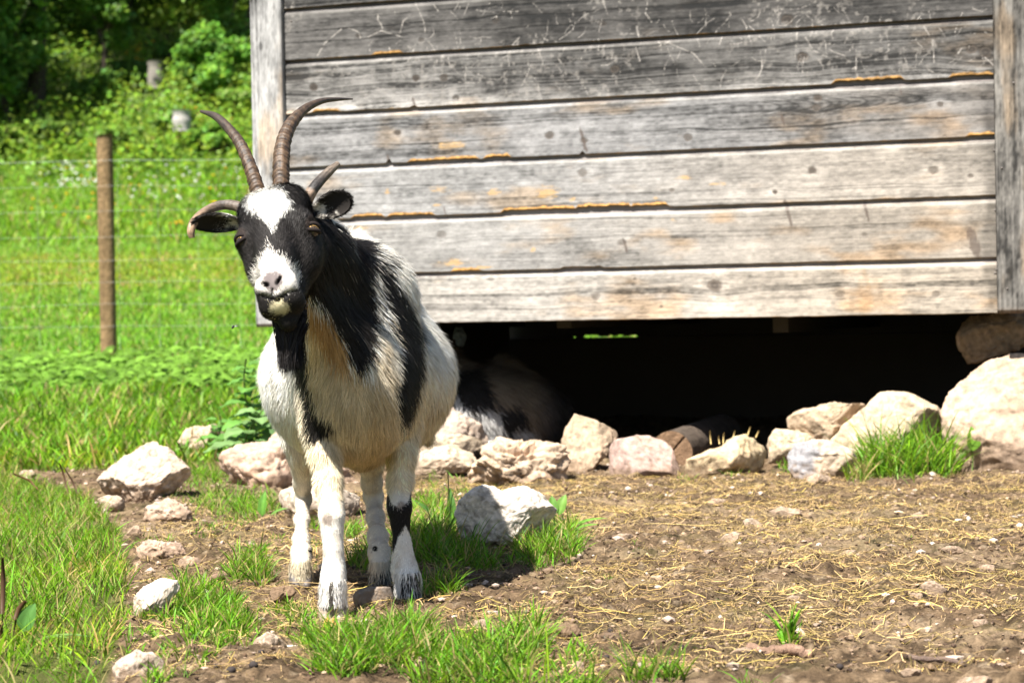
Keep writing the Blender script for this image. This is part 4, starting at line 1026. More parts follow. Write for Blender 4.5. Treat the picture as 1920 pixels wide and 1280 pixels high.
flow += 0.30*np.stack([vnoise(fp*9, 1), vnoise(fp*9, 2), vnoise(fp*9, 3)], 1)+0.35*np.stack([vnoise(fp*38, 4), vnoise(fp*38, 5), vnoise(fp*38, 6)], 1)
# fall line of the neck and shoulder: down and out to the viewer's right
xx, yy = pix(fp); nk = sstep(600, 700, xx)*sstep(760, 560, yy); flow[:, 0] += 0.45*nk
face_flow = -hv[None]*1.0+hu[None]*(hu_[:, None]*6)+hw[None]*0.1
flow[fh] = face_flow[fh]
hb = fh & (hv_ < .22); flow[hb] = (hv[None]*0.5+hu[None]*(hu_[hb][:, None]*7))
tang = flow-fn*(flow*fn).sum(1)[:, None]; tang /= (np.linalg.norm(tang, axis=1)[:, None]+1e-9)
lift = np.where(fh, 0.30, 0.26)[:, None]
lift = lift+np.where((fp[:, 2] > .62) & ~fh & (fp[:, 1] > 4.4), .25, 0)[:, None]
dr = tang+fn*lift+rgg.normal(0, 0.10, (NH, 3))
ln = rgg.uniform(0.75, 1.25, NH)*0.026
ln[fp[:, 2] > .45] *= 1.3; ln *= .55+.45*sstep(.22, .36, fp[:, 2])
ln[(fp[:, 2] < .22)] *= 0.5
ln[(fp[:, 2] < .22) & (fp[:, 2] > .045) & (fp[:, 2] < .10)] *= 1.2
ln[fh] = 0.0105*rgg.uniform(.7, 1.3, fh.sum())
fz_ = fh & (hv_ < .25) & (hw_ > -.07); ln[fz_] *= 1.4
mz_ = fh & (hv_ > .8); ln[mz_] *= 0.55
wd = np.full(NH, 0.00092); wd[fh] = 0.0007
clump = 1+.35*fbm(fp*np.array([55, 55, 16]), 3, 88)[:, None]; lum = rgg.uniform(0.62, 1.25, NH)[:, None]*clump
fcc = fc*lum
painted_sheen = (fc.mean(1) < 0.05) & (rgg.random(NH) < np.where(fh, .2, .10)); fcc[painted_sheen] = fcc[painted_sheen]*2.0+0.008  # sheen of black hair painted as lighter colour on random strands
pale = (fc.mean(1) < 0.05) & (rgg.random(NH) < 0.006) & ~fh; fcc[pale] = [0.35, 0.3, 0.24]
coat = strands("coat", fp-fn*0.001, dr, ln, wd, fcc, fn, droop=0.35, rg=rgg, curl=0.12); adopt(coat, goat)

# beard
nb = 6000
u0 = rgg.normal(0, .5, nb)
b0 = np.stack([Hd(.036*np.tanh(u), v, w) for u, v, w in zip(u0, rgg.uniform(.72, 1.10, nb), rgg.uniform(-.078, -.058, nb))])
tgt = np.where(rgg.random(nb)[:, None] < 0.5, np.array([Q(540, 690, 4.13)]), np.array([Q(558, 684, 4.15)]))+rgg.normal(0, .007, (nb, 3))
dv = tgt-b0; dl = np.linalg.norm(dv, axis=1)
bn = np.tile(np.array([-0.1, -1, .15]), (nb, 1))+rgg.normal(0, .3, (nb, 3)); bn /= np.linalg.norm(bn, axis=1)[:, None]
ll = dl*np.clip(rgg.normal(0.85, .17, nb), .3, 1.08)
d0 = dv/dl[:, None]+np.array([[-0.02, -.12, .12]])
bc_ = np.tile([0.010, 0.008, 0.008], (nb, 1))*rgg.uniform(.5, 2.2, (nb, 1))
beard = strands("beard", b0, d0, ll, np.full(nb, .0017), bc_, bn, droop=.25, rg=rgg, curl=.03); adopt(beard, goat)

# ears
def ear(base, tip, width, face, name="ear", curl=0.6, seed=1, inner=(0.02, 0.016, 0.015)):
    base = np.array(base); tip = np.array(tip); ax = tip-base; L_ = np.linalg.norm(ax); ax /= L_
    f = np.array(face, float); f -= ax*(f@ax); f /= np.linalg.norm(f); s = np.cross(ax, f)
    nu, nv = 34, 26
    t = np.linspace(0, 1, nu); a = np.linspace(-1, 1, nv)
    T_, A_ = np.meshgrid(t, a, indexing='ij')
    w = width*0.5*np.clip(np.where(T_ < .55, 0.42+1.06*np.sin(np.clip(T_/.55, 0, 1)*math.pi/2)*0.55, 1.0)*np.sqrt(np.clip(1-((T_-.50)/.50).clip(0)**2.6, 0, 1)), 0, 1)
    ang = A_*1.35*(1.2-0.5*T_)*curl/0.6
    cx = w*np.sin(ang)/np.sin(1.35*0.9); cz = -w*(np.cos(ang))*0.55*(1.15-.6*T_)
    off = 0.004
    def surf(o):
        return base+ax*(T_*L_)[..., None]+s*cx[..., None]+f*(cz+o)[..., None]
    inner_s = surf(0.002); outer_s = surf(-0.003*(1-T_*0.6))
    v = np.concatenate([inner_s.reshape(-1, 3), outer_s.reshape(-1, 3)]); N_ = nu*nv
    q = grid_quads(nu, nv); q2 = (q+N_)[:, ::-1]
    rim = []
    for i in range(nu-1):
        rim.append([i*nv, i*nv+N_, (i+1)*nv+N_, (i+1)*nv]); rim.append([i*nv+nv-1, (i+1)*nv+nv-1, (i+1)*nv+nv-1+N_, i*nv+nv-1+N_])
    for j in range(nv-1): rim.append([(nu-1)*nv+j, (nu-1)*nv+j+N_, (nu-1)*nv+j+1+N_, (nu-1)*nv+j+1])
    allq = np.concatenate([q, q2, np.array(rim)])
    n1 = fbm(v*90, 3, seed)
    col = np.tile(np.array([0.02, 0.017, 0.015]), (len(v), 1))
    tt = np.concatenate([T_.ravel()]*2); aa = np.concatenate([A_.ravel()]*2); outer = np.arange(len(v)) >= N_
    salt = sstep(-0.15, .25, n1+0.7*(0.40-tt)+0.25*np.sign(aa)*0)
    pale = (outer | (aa > .35) | (tt < .25)); col[pale] = mix(col[pale], np.array([0.62, 0.58, 0.52])[None], salt[pale][:, None]*sstep(.62, .38, tt[pale])[:, None])
    o = make_mesh(name, v, allq, col=col, mat=M_skin); adopt(o, goat)
    # hair of the ear
    nn = vert_normals(v, allq); k = 5200; p_, f_ = sample_surface(v, allq, k, rgg)
    cc = col[allq[f_]].mean(1)*rgg.uniform(.6, 1.4, (k, 1)); en = nn[allq[f_]].mean(1); en /= np.linalg.norm(en, axis=1)[:, None]+1e-9
    dr_ = ax[None]*1.0+en*.35+rgg.normal(0, .2, (k, 3))
    hh = strands("ear_hair", p_, dr_, rgg.uniform(.005, .012, k), np.full(k, .0009), cc, en, droop=.1, rg=rgg); hh.parent = o
    hh.matrix_parent_inverse = o.matrix_parent_inverse.copy() if False else Matrix.Identity(4)
    return o
ear(Q(452, 421, 4.32), Q(363, 418, 4.27), RR(47, 4.3), (-0.10, -0.80, -0.62), seed=3)
ear(Q(588, 398, 4.30), Q(656, 372, 4.26), RR(46, 4.3), (0.55, -1.0, 0.10), seed=5, curl=.75)

# horns
def horn(pts, rs, seed, ridges=1.0, base=(0.17, 0.115, 0.072), tipc=(0.10, 0.075, 0.055), pale=None, flat=0.8):
    pts = np.array([Q(*q) for q in pts]); rs = np.array([RR(r, 4.2) for r in rs])
    t = np.linspace(0, 1, len(pts)); n = 240; tt = np.linspace(0, 1, n)
    # Catmull-Rom
    def cr(vals, x):
        m = len(vals)-1; f = x*m; i = np.clip(np.floor(f).astype(int), 0, m-1); u = f-i
        p0 = vals[np.clip(i-1, 0, m)]; p1 = vals[i]; p2 = vals[i+1]; p3 = vals[np.clip(i+2, 0, m)]
        if vals.ndim > 1: u = u[:, None]
        return 0.5*(2*p1+(p2-p0)*u+(2*p0-5*p1+4*p2-p3)*u**2+(-p0+3*p1-3*p2+p3)*u**3)
    c = cr(pts, tt); r = np.maximum(cr(rs, tt), 0.0012)
    nr = 36; v, q, tr = tube(c, r, nr)
    th = np.tile(np.linspace(0, 2*math.pi, nr, endpoint=False), n); L_ = np.concatenate([[0], np.cumsum(np.linalg.norm(np.diff(c, axis=0), axis=1))])
    ll = np.repeat(L_, nr); wv = ll*1.0+0.003*np.sin(th*2+seed)+0.004*fbm(v[:n*nr]*40, 2, seed)
    rg_ = np.abs(np.mod(wv/0.0085, 1)*2-1)*0.6+np.abs(np.mod(wv/0.021, 1)*2-1)*0.8
    fade = np.repeat(1-sstep(.45, .85, tt), nr)*ridges
    ctr = np.repeat(c, nr, 0); rad = v[:n*nr]-ctr
    fib = fbm(P3(th*5, ll*40, seed), 3, seed+2)
    rad = rad*(1+0.12*(rg_-0.7)*fade+0.05*fib)[:, None]
    v[:n*nr] = ctr+rad
    tcol = np.repeat(tt, nr)
    col = mix(np.array(base)[None], np.array(tipc)[None], sstep(.3, .9, tcol)[:, None])*(1+0.75*fib+0.85*(rg_-0.7)*fade)[:, None]
    if pale is not None:
        a, b, pc = pale; e = (sstep(a, a+.05, tcol)*(1-sstep(b, b+.05, tcol)))[:, None]; col = mix(col, np.array(pc)[None]*(1+.3*fib[:, None]), e)
    col = np.concatenate([col, col[:1], col[-1:]])
    o = make_mesh("horn", v, q, tr, col=np.clip(col, .01, .7), mat=M_horn)
    return adopt(o, goat)
horn([(487, 372, 4.31), (478, 340, 4.32), (466, 305, 4.34), (450, 270, 4.37), (430, 243, 4.41), (405, 219, 4.46), (377, 209, 4.52)], [15, 14, 12.5, 11, 9.5, 7.5, 2.8], 1, base=(.055, .032, .017), tipc=(.035,.025,.018))
horn([(528, 366, 4.30), (527, 330, 4.31), (528, 295, 4.33), (533, 262, 4.36), (547, 231, 4.40), (573, 204, 4.45), (603, 190, 4.50), (632, 186.5, 4.55), (661, 186, 4.60)], [16.5, 16.5, 15.8, 14.5, 12.5, 9, 6, 4, 1.4], 2, base=(.058, .034, .018), tipc=(.04,.028,.02))
horn([(574, 378, 4.31), (585, 358, 4.31), (601, 338, 4.33), (619, 320, 4.35), (633, 308, 4.37)], [12, 11, 10, 8.6, 6.2], 3, ridges=.25, base=(.022, .018, .016), tipc=(.13, .10, .075), pale=(.0, .22, (.20, .14, .10)))
horn([(462, 396, 4.33), (444, 387, 4.34), (421, 384, 4.35), (398, 390, 4.34), (377, 403, 4.31), (363, 418, 4.28), (358, 433, 4.27), (360, 446, 4.27)], [11, 10.5, 9.8, 9.4, 9, 8.6, 7.6, 5.5], 4, ridges=.35, base=(.085, .065, .05), tipc=(.26, .17, .105))

# eyes
v_, f_ = ico(4)
for s, e_ in zip((-1, 1), EYE):
    R_ = .0128; c = e_-hw*.0066-hu*s*.005
    look = hw*0.75+hu*s*0.62+hv*.1; look /= np.linalg.norm(look); a1 = hv-look*(hv@look); a1 /= np.linalg.norm(a1); a2 = np.cross(look, a1)
    v = v_*R_; f1 = v_@look; h1 = v_@a2; v1 = v_@a1
    iris = f1 > 0.72; pup = (np.abs(v1) < .17) & (np.abs(h1) < .5) & iris
    col = np.tile([0.05, 0.035, 0.03], (len(v), 1)); col[iris] = [0.40, 0.24, 0.08]; col[pup] = [0.01, 0.01, 0.01]
    o = make_mesh("eye", v+c, None, f_, col=col, mat=mat_attr("eye_surface", .12, None, .6) if s < 0 else bpy.data.materials["eye_surface"]); adopt(o, goat)
    # eyelids: two thin curved rims
    for sg in (-1, 1):
        th = np.linspace(-1.35, 1.35, 24); cc = c+(look[None]*(np.cos(th)*0.98*R_)[:, None]+a2[None]*(np.sin(th)*1.0*R_)[:, None])+a1[None]*(sg*R_*(0.62*np.cos(th*.9)))[:, None]
        v2, q2, t2 = tube(cc, np.full(24, .0042), 8); o = make_mesh("eyelid", v2, q2, t2, col=np.tile([0.016, .011, .010], (len(v2), 1)), mat=M_skin); adopt(o, goat)

# hooves: two claws each
def hoof(px_, py_, d, wpx, yaw=0.0, colr=(0.10, 0.085, 0.075)):
    c = Q(px_, py_, d); gz0 = float(gz(c[0], c[1])[0]); W = RR(wpx, d)
    f = Field((-W*1.4, -W*1.8, -0.02), (W*1.4, W*1.8, W*1.9), 0.0018)
    for s in (-1, 1):
        f.cone((s*W*.27, W*.35, W*.42), (s*W*.24, -W*.42, W*.12), W*.27, W*.20, .001)
        f.cone((s*W*.27, W*.1, W*.9), (s*W*.27, -W*.1, W*.35), W*.24, W*.28, .004)
    f.carve((0, 0, -.5*W-.5), (3, 3, .5+.5*W), .002)
    v, q = f.mesh(); v = laplace(v, q, 1, .4)
    ca, sa = math.cos(yaw), math.sin(yaw); v = v@np.array([[ca, sa, 0], [-sa, ca, 0], [0, 0, 1]])
    v = v+np.array([c[0], c[1], gz0-0.002])
    col = np.array(colr)[None]*(1+0.4*fbm(v*np.array([200, 200, 500]), 2, 3))[:, None]
    o = make_mesh("hoof", v, q, col=np.clip(col, .01, .6), mat=M_horn); adopt(o, goat)
    return gz0
hoof(624, 1148, 4.30, 50, .1, (.28, .22, .16)); hoof(766, 1122, 4.46, 46, -.2); hoof(564, 1092, 4.78, 40, .15); hoof(712, 1092, 4.77, 40, -.1, (.06, .05, .045))
# long hair hanging over the hooves
k = 7000
hp = []; hd = []; hc_ = []; hn_ = []
for (a, b, d, w, wt) in ((624, 1102, 4.30, 26, (.80, .77, .72)), (765, 1086, 4.455, 25, (.80, .78, .74)), (564, 1062, 4.785, 21, (.72, .62, .44)), (712, 1064, 4.765, 20, (.62, .54, .42))):
    c = Q(a, b, d); W = RR(w, d); m = k//4; th = rgg.uniform(0, 2*math.pi, m)
    nrm = np.stack([np.cos(th), np.sin(th), np.zeros(m)], 1)
    p_ = c+nrm*W*0.90+np.stack([np.zeros(m), np.zeros(m), rgg.uniform(-.024, .016, m)], 1)
    hp.append(p_); hn_.append(nrm); hd.append(nrm*.28+np.array([[0, 0, -1]])+rgg.normal(0, .1, (m, 3)))
    x_, y_ = pix(p_); cc = np.tile(wt, (m, 1))*rgg.uniform(.75, 1.15, (m, 1))
    if a == 624: cc[(np.abs(x_-621) < 3.5) & (p_[:, 1] < c[1])] = [.08, .07, .06]
    if a == 765: cc[(x_ > 752) & (x_ < 785) & (rgg.random(m) < .6)] = .02
    if a == 712: cc[(rgg.random(m) < .5) & (p_[:, 2] < c[2])] = .03
    hc_.append(cc)
hp, hd, hc_, hn_ = map(np.concatenate, (hp, hd, hc_, hn_))
ft = strands("fetlock_hair", hp, hd, rgg.uniform(.010, .022, len(hp)), np.full(len(hp), .0012), hc_, hn_, droop=.2, rg=rgg, curl=.08); adopt(ft, goat)

# ------------------------------------------------------------------ the goat lying in the shade under the hut
def lying_goat():
    d = 8.45
    def K(a, b, dd=d): return P(a, b, dd)
    def kr(r, dd=d): return r*dd/F_PX
    c0 = K(950, 850)
    root = thing("goat", (c0[0], d, 0.03), "brown, grey and white goat lying curled in the dark under the hut", "goat")
    f = Field((-0.62, 8.0, -0.03), (0.36, 9.1, 0.62), 0.0085)
    f.ell(K(955, 778), (kr(94), .19, kr(80)), .05); f.ell(K(900, 780, 8.4), (kr(80), .17, kr(85)), .06)
    f.cone(K(940, 715, 8.55), K(1010, 780, 8.6), kr(40), kr(60), .07)
    f.cone(K(950, 700, 8.55), K(935, 672, 8.6), kr(22), kr(8), .04)       # hip
    f.cone(K(880, 740, 8.45), K(830, 690, 8.6), kr(50), kr(34), .05)       # neck turned away
    f.cone(K(825, 680, 8.62), K(785, 715, 8.45), kr(30), kr(17), .03)       # head, muzzle down to the viewer's left
    f.cone(K(980, 830, 8.30), K(905, 842, 8.25), kr(24), kr(14), .03); f.cone(K(905, 842, 8.25), K(955, 848, 8.18), kr(13), kr(10), .02)
    f.cone(K(860, 835, 8.35), K(820, 845, 8.2), kr(22), kr(13), .03)
    for s in (0, 1): f.cone(K(822+s*10, 665, 8.62), K(838+s*22, 650, 8.66), kr(8), kr(3), .01)
    v, q = f.mesh(); v = laplace(v, q, 2, .4); n = vert_normals(v, q)
    if ((n*(v-np.array(K(940, 780)))).sum(1) > 0).mean() < .5: n = -n; q = q[:, ::-1]
    def pig(p):
        x, y = pix(p+rgg.normal(0, .008, p.shape)); m = fbm(p*6, 3, 71)
        c = np.tile([0.24, 0.185, 0.13], (len(p), 1))
        c = mix(c, np.array([0.12, 0.105, 0.10])[None], sstep(985, 1030, x)[:, None])
        c[in_poly(x, y, [(845, 700), (900, 690), (925, 750), (915, 800), (870, 790), (840, 760)])] = [.022, .018, .015]
        c[in_poly(x, y, [(925, 760), (975, 755), (990, 800), (960, 830), (935, 800)])] = [.02, .018, .018]
        c[in_poly(x, y, [(900, 765), (930, 765), (945, 830), (935, 850), (905, 850), (890, 800)])] = [.72, .70, .67]
        c[in_poly(x, y, [(850, 735), (870, 760), (905, 800), (900, 830), (850, 800)])] = [.6, .58, .56]
        c[in_poly(x, y, [(955, 805), (1000, 800), (1005, 850), (960, 850)])] = [.45, .40, .35]
        return c*(.72+.25*m[:, None])
    b = make_mesh("body", v, q, col=pig(v)*.8, mat=M_skin); adopt(b, root)
    k = 26000; p_, f_ = sample_surface(v, q, k, rgg); nn = n[q[f_]].mean(1); nn /= np.linalg.norm(nn, axis=1)[:, None]
    fl = np.array([[0.5, 0.1, -0.8]]); tg = fl-nn*(fl*nn).sum(1)[:, None]; tg /= np.linalg.norm(tg, axis=1)[:, None]+1e-9
    o = strands("coat", p_, tg+nn*.3+rgg.normal(0, .15, (k, 3)), rgg.uniform(.03, .07, k), np.full(k, .002), pig(p_)*rgg.uniform(.7, 1.25, (k, 1)), nn, rg=rgg, segs=2); adopt(o, root)
lying_goat()
# ------------------------------------------------------------------ grass, straw, plants
rgv = np.random.default_rng(99)
def blades(name, x, y, z, h, w, col, lean=0.5, rg=rgv, segs=4, mat=None, parent=None, droop=0.9, dirang=None, stem_col=None):
    n = len(x); a = rg.uniform(0, 2*math.pi, n) if dirang is None else dirang
    ld = np.stack([np.cos(a), np.sin(a), np.zeros(n)], 1)
    le = rg.uniform(0.05, 1, n)*lean
    root = np.stack([x, y, z], 1); pts = [root]; cur = root.copy()
    d = ld*le[:, None]+np.array([[0, 0, 1.0]]); d /= np.linalg.norm(d, axis=1)[:, None]
    curl = rg.uniform(0.2, 1.0, n)[:, None]*droop
    for s in range(segs):
        cur = cur+d*(h/segs)[:, None]; pts.append(cur)
        d = d+(ld*0.55+np.array([[0, 0, -0.45]]))*curl/segs*2.0; d /= np.linalg.norm(d, axis=1)[:, None]
    b = rg.uniform(0, 2*math.pi, n); side = np.stack([np.cos(b), np.sin(b), np.zeros(n)], 1)*0.75+np.cross(ld, [0, 0, 1])*0.6
    side /= np.linalg.norm(side, axis=1)[:, None]
    prof = np.array([0.7, 1.0, 0.95, 0.7, 0.4, .3])[:segs]; V = []
    for s in range(segs):
        ww = (w*0.5*prof[s])[:, None]; V += [pts[s]-side*ww, pts[s]+side*ww]
    V.append(pts[segs]); m = 2*segs+1; v = np.stack(V, 1).reshape(-1, 3); base = np.arange(n)*m
    q = np.concatenate([np.stack([base+2*s, base+2*s+1, base+2*s+3, base+2*s+2], 1) for s in range(segs-1)])
    t = np.stack([base+2*(segs-1), base+2*(segs-1)+1, base+2*segs], 1)
    tt = np.array([s/segs for s in range(segs) for _ in (0, 1)]+[1.0])
    sc = np.array([0.42, 0.40, 0.16]) if stem_col is None else np.array(stem_col)
    c = col[:, None, :]*1.0+np.zeros((n, m, 3))
    c = mix(c, sc[None, None]*0.5+c*0.5, (0.55*(1-sstep(0, .3, tt)))[None, :, None])
    return v, q, t, c.reshape(-1, 3)
def green(n, dry=0.1, base=(0.115, 0.23, 0.022), rg=rgv):
    base = (base[0]*1.02, base[1]*1.14, base[2]*.45)
    c = np.array(base)[None]*rg.uniform(.35, 1.45, (n, 1))*np.stack([rg.uniform(.75, 1.35, n), np.ones(n), rg.uniform(.6, 1.6, n)], 1)
    d = rg.random(n) < dry; c[d] = np.array([0.36, 0.29, 0.11])*rg.uniform(.6, 1.2, (d.sum(), 1)); return c
def cat4(parts):
    V, Q_, T_, C_ = [], [], [], []; o = 0
    for v, q, t, c in parts:
        V.append(v); C_.append(c)
        if q is not None and len(q): Q_.append(np.asarray(q)+o)
        if t is not None and len(t): T_.append(np.asarray(t)+o)
        o += len(v)
    return np.concatenate(V), (np.concatenate(Q_) if Q_ else None), (np.concatenate(T_) if T_ else None), np.concatenate(C_)
def patch(px, py, rx, ry, n, h, dry=.12, lean=1.05, w=.0028, base=(0.125, 0.245, 0.024), clump=True, fall=1.0):
    """n blades on the ground in an ellipse given where it shows in the frame"""
    n = int(n*1.35)
    if clump:
        k = max(3, n//14); ca = rgv.uniform(0, 2*math.pi, k); cr_ = rgv.random(k)**0.6
        cx, cy = px+rx*cr_*np.cos(ca), py+ry*cr_*np.sin(ca); i = rgv.integers(0, k, n)
        ax_, ay_ = cx[i]+rgv.normal(0, 6, n), cy[i]+rgv.normal(0, 3, n)
    else:
        a = rgv.uniform(0, 2*math.pi, n); r = rgv.random(n)**0.5; ax_, ay_ = px+rx*r*np.cos(a), py+ry*r*np.sin(a)
    r_ = CF[None]+CR[None]*((ax_-960)/F_PX)[:, None]-CU[None]*((ay_-640)/F_PX)[:, None]
    t = CAM_H/np.maximum(-r_[:, 2], 1e-3); x = r_[:, 0]*t; y = r_[:, 1]*t
    n0 = n
    hh = .88*h*rgv.gamma(5, .2, n).clip(.25, 1.8)
    return blades("", x, y, gz(x, y)-.004, hh, w*rgv.uniform(.6, 1.3, n), green(n, dry, base), lean)
parts = []
# dense foreground turf at the left
TURF = gpoly([(-400, 905), (15, 898), (150, 925), (215, 985), (235, 1060), (240, 1120), (225, 1190), (200, 1240), (180, 1340), (-700, 1340)])
tx0, ty0 = min(p[0] for p in TURF), min(p[1] for p in TURF); tx1, ty1 = max(p[0] for p in TURF), max(p[1] for p in TURF)
def fill(poly, n, h, w, dry, base, lean=.9, dens=None, segs=4):
    xs_ = rgv.uniform(min(p[0] for p in poly), max(p[0] for p in poly), n*3); ys_ = rgv.uniform(min(p[1] for p in poly), max(p[1] for p in poly), n*3)
    xs_ += rgv.normal(0, .03, len(xs_)); 
    ok = in_poly(xs_, ys_, poly); s, b = hut_local(xs_, ys_); ok &= ~((b > -.15) & (b < 2.7) & (s > -.1) & (s < HUT_W+.2))
    cl = fbm(P3(xs_*6, ys_*6, 1), 3, 7); ok &= rgv.random(len(xs_)) < np.clip(.65+1.1*cl, .05, 1)
    xs_, ys_ = xs_[ok][:n], ys_[ok][:n]; m = len(xs_)
    hv2 = 1+.5*fbm(P3(xs_*4, ys_*4, 2), 3, 8)
    hh = h*hv2*rgv.gamma(6, 1/6, m).clip(.3, 1.9)
    dcl = fbm(P3(xs_*3, ys_*3, 3), 3, 10); c = green(m, dry, base)
    c = mix(c, c*np.array([1.35, 1.05, .8])[None], 0.7*sstep(.1, .6, dcl)[:, None])
    return blades("", xs_, ys_, gz(xs_, ys_)-.004, hh, w*rgv.uniform(.6, 1.3, m), c, lean, segs=segs)
parts.append(fill(TURF, 36000, .046, .0026, .24, (.14, .26, .026)))
parts.append(fill(TURF, 700, .085, .0045, .05, (.15, .28, .03), lean=1.1))
for a in [  # px, py, rx, ry, n, height
    (290, 1020, 30, 10, 60, .03), (290, 1160, 60, 8, 260, .04), (375, 1128, 75, 26, 1200, .045), (420, 1170, 55, 22, 900, .045), (400, 1215, 45, 12, 240, .03), (470, 1075, 42, 16, 520, .055), (480, 1040, 30, 8, 160, .03),
    (430, 945, 70, 22, 600, .05), (400, 900, 45, 22, 420, .055), (480, 960, 40, 12, 300, .05), (370, 885, 20, 12, 160, .05), (330, 925, 30, 8, 90, .03), (505, 945, 16, 10, 120, .05),
    (545, 1148, 40, 10, 260, .03), (600, 985, 22, 12, 150, .035), (655, 1000, 22, 14, 200, .045), (690, 1050, 34, 18, 420, .05), (800, 1030, 60, 34, 1500, .075), (860, 1050, 70, 22, 900, .06), (800, 960, 40, 16, 300, .05), (905, 1060, 40, 10, 200, .04),
    (815, 1118, 36, 12, 330, .055), (1030, 1040, 62, 20, 800, .055), (1060, 1010, 28, 16, 260, .06), (985, 1058, 40, 8, 150, .03),
    (710, 1238, 120, 28, 2600, .050), (640, 1262, 60, 18, 700, .045), (770, 1205, 55, 14, 450, .055), (920, 1240, 95, 22, 1100, .055), (990, 1210, 30, 14, 260, .06), (880, 1270, 120, 16, 900, .05), (590, 1215, 40, 12, 260, .05),
    (830, 905, 40, 10, 90, .03), (870, 925, 70, 10, 130, .025), (1380, 890, 26, 8, 150, .03), (1475, 880, 12, 12, 110, .04), (1220, 1275, 60, 8, 160, .06), (1090, 1280, 50, 6, 90, .06), (1450, 1290, 60, 4, 20, .03),
    (1290, 900, 60, 8, 70, .02), (1020, 1290, 60, 6, 60, .08), (350, 1190, 150, 70, 900, .026), (430, 930, 120, 60, 900, .03), (560, 1180, 80, 25, 300, .025), (850, 960, 120, 60, 700, .03), (950, 1235, 180, 30, 500, .03), (560, 1030, 60, 40, 200, .02), (310, 1290, 50, 8, 60, .04), (395, 1005, 50, 10, 90, .025)]:
    parts.append(patch(*a, dry=.2))
# sparse sprigs in the soil
parts.append(patch(1300, 1080, 500, 150, 240, .018, dry=.5, clump=True, w=.002))
v, q, t, c = cat4(parts)
o = make_mesh("grass", v, q, t, col=np.clip(c, .01, .8), mat=M_grass); tag(o, "bright green grass growing in tufts around the soil and stones", "grass", kind="stuff")
# field grass
parts = []
FIELD = [(-4.5, 8.25), (-1.02, 8.15), (-1.02, 8.4), (-0.2, 10.9), (2.5, 10.9), (2.5, 12.2), (-5.5, 12.2)]
LBANK = gpoly([(-300, 872), (20, 880), (170, 868), (240, 845), (318, 838), (330, 790), (560, 800), (560, 780), (-300, 780)])
parts.append(fill(LBANK, 9000, .06, .0055, .16, (.13, .25, .03), segs=3))
parts.append(fill(FIELD, 42000, .085, .008, .15, (.14, .27, .03), segs=3))
v, q, t, c = cat4(parts)
o = make_mesh("grass", v, q, t, col=np.clip(c, .01, .8), mat=M_grass); tag(o, "soft blurred grass of the field behind the stones", "grass", kind="stuff")
parts = []
M1 = [(-6.5, 12), (3, 12), (3, 20), (-8, 20)]; M2 = [(-8.5, 20), (1, 20), (0, 32), (-11, 32)]; M3 = [(-11, 32), (0, 32), (0, 47), (-15, 50)]
parts.append(fill(M1, 60000, .055, .010, .10, (.135, .29, .028), segs=2)); parts.append(fill(M2, 70000, .06, .013, .10, (.155, .30, .03), segs=2)); parts.append(fill(M3, 45000, .13, .026, .10, (.15, .28, .025), segs=2))
for pl_, n_, h_, w_ in (([(-13, 12), (-6.5, 12), (-8, 20), (-15, 20)], 16000, .07, .018), ([(3, 12), (10, 12), (12, 20), (3, 20)], 16000, .07, .018), ([(-19, 20), (-8.5, 20), (-11, 32), (-24, 32)], 18000, .09, .03), ([(1, 20), (13, 20), (20, 32), (0, 32)], 18000, .09, .03),
    ([(-28, 32), (-11, 32), (-15, 50), (-34, 50)], 16000, .16, .05), ([(0, 32), (20, 32), (26, 50), (-15, 50)], 22000, .16, .05), ([(-9, 8.2), (-4.5, 8.25), (-5.5, 12.2), (-9, 12.2)], 9000, .08, .010), ([(2.7, 9), (8, 9), (8, 12.2), (2.7, 12.2)], 9000, .08, .010), ([(-5, 3.2), (-1.9, 3.2), (-2.4, 8.2), (-6, 8.2)], 16000, .055, .005)):
    parts.append(fill(pl_, n_, h_, w_, .1, (.15, .29, .03), segs=2))
v, q, t, c = cat4(parts)
# mown yellowish bands across the meadow
yy = v[:, 1]; yb0, yb1 = G(100, 545)[1], G(100, 480)[1]; band = sstep(yb0-1, yb0+1, yy)*(1-sstep(yb1-1, yb1+1, yy)); c = mix(c, c*np.array([1.7, 1.02, 1.3])[None], (0.6*band)[:, None])
o = make_mesh("meadow_grass", v, q, t, col=np.clip(c, .01, .8), mat=M_grass); tag(o, "bright green meadow rising behind the wire fence", "meadow", kind="stuff")

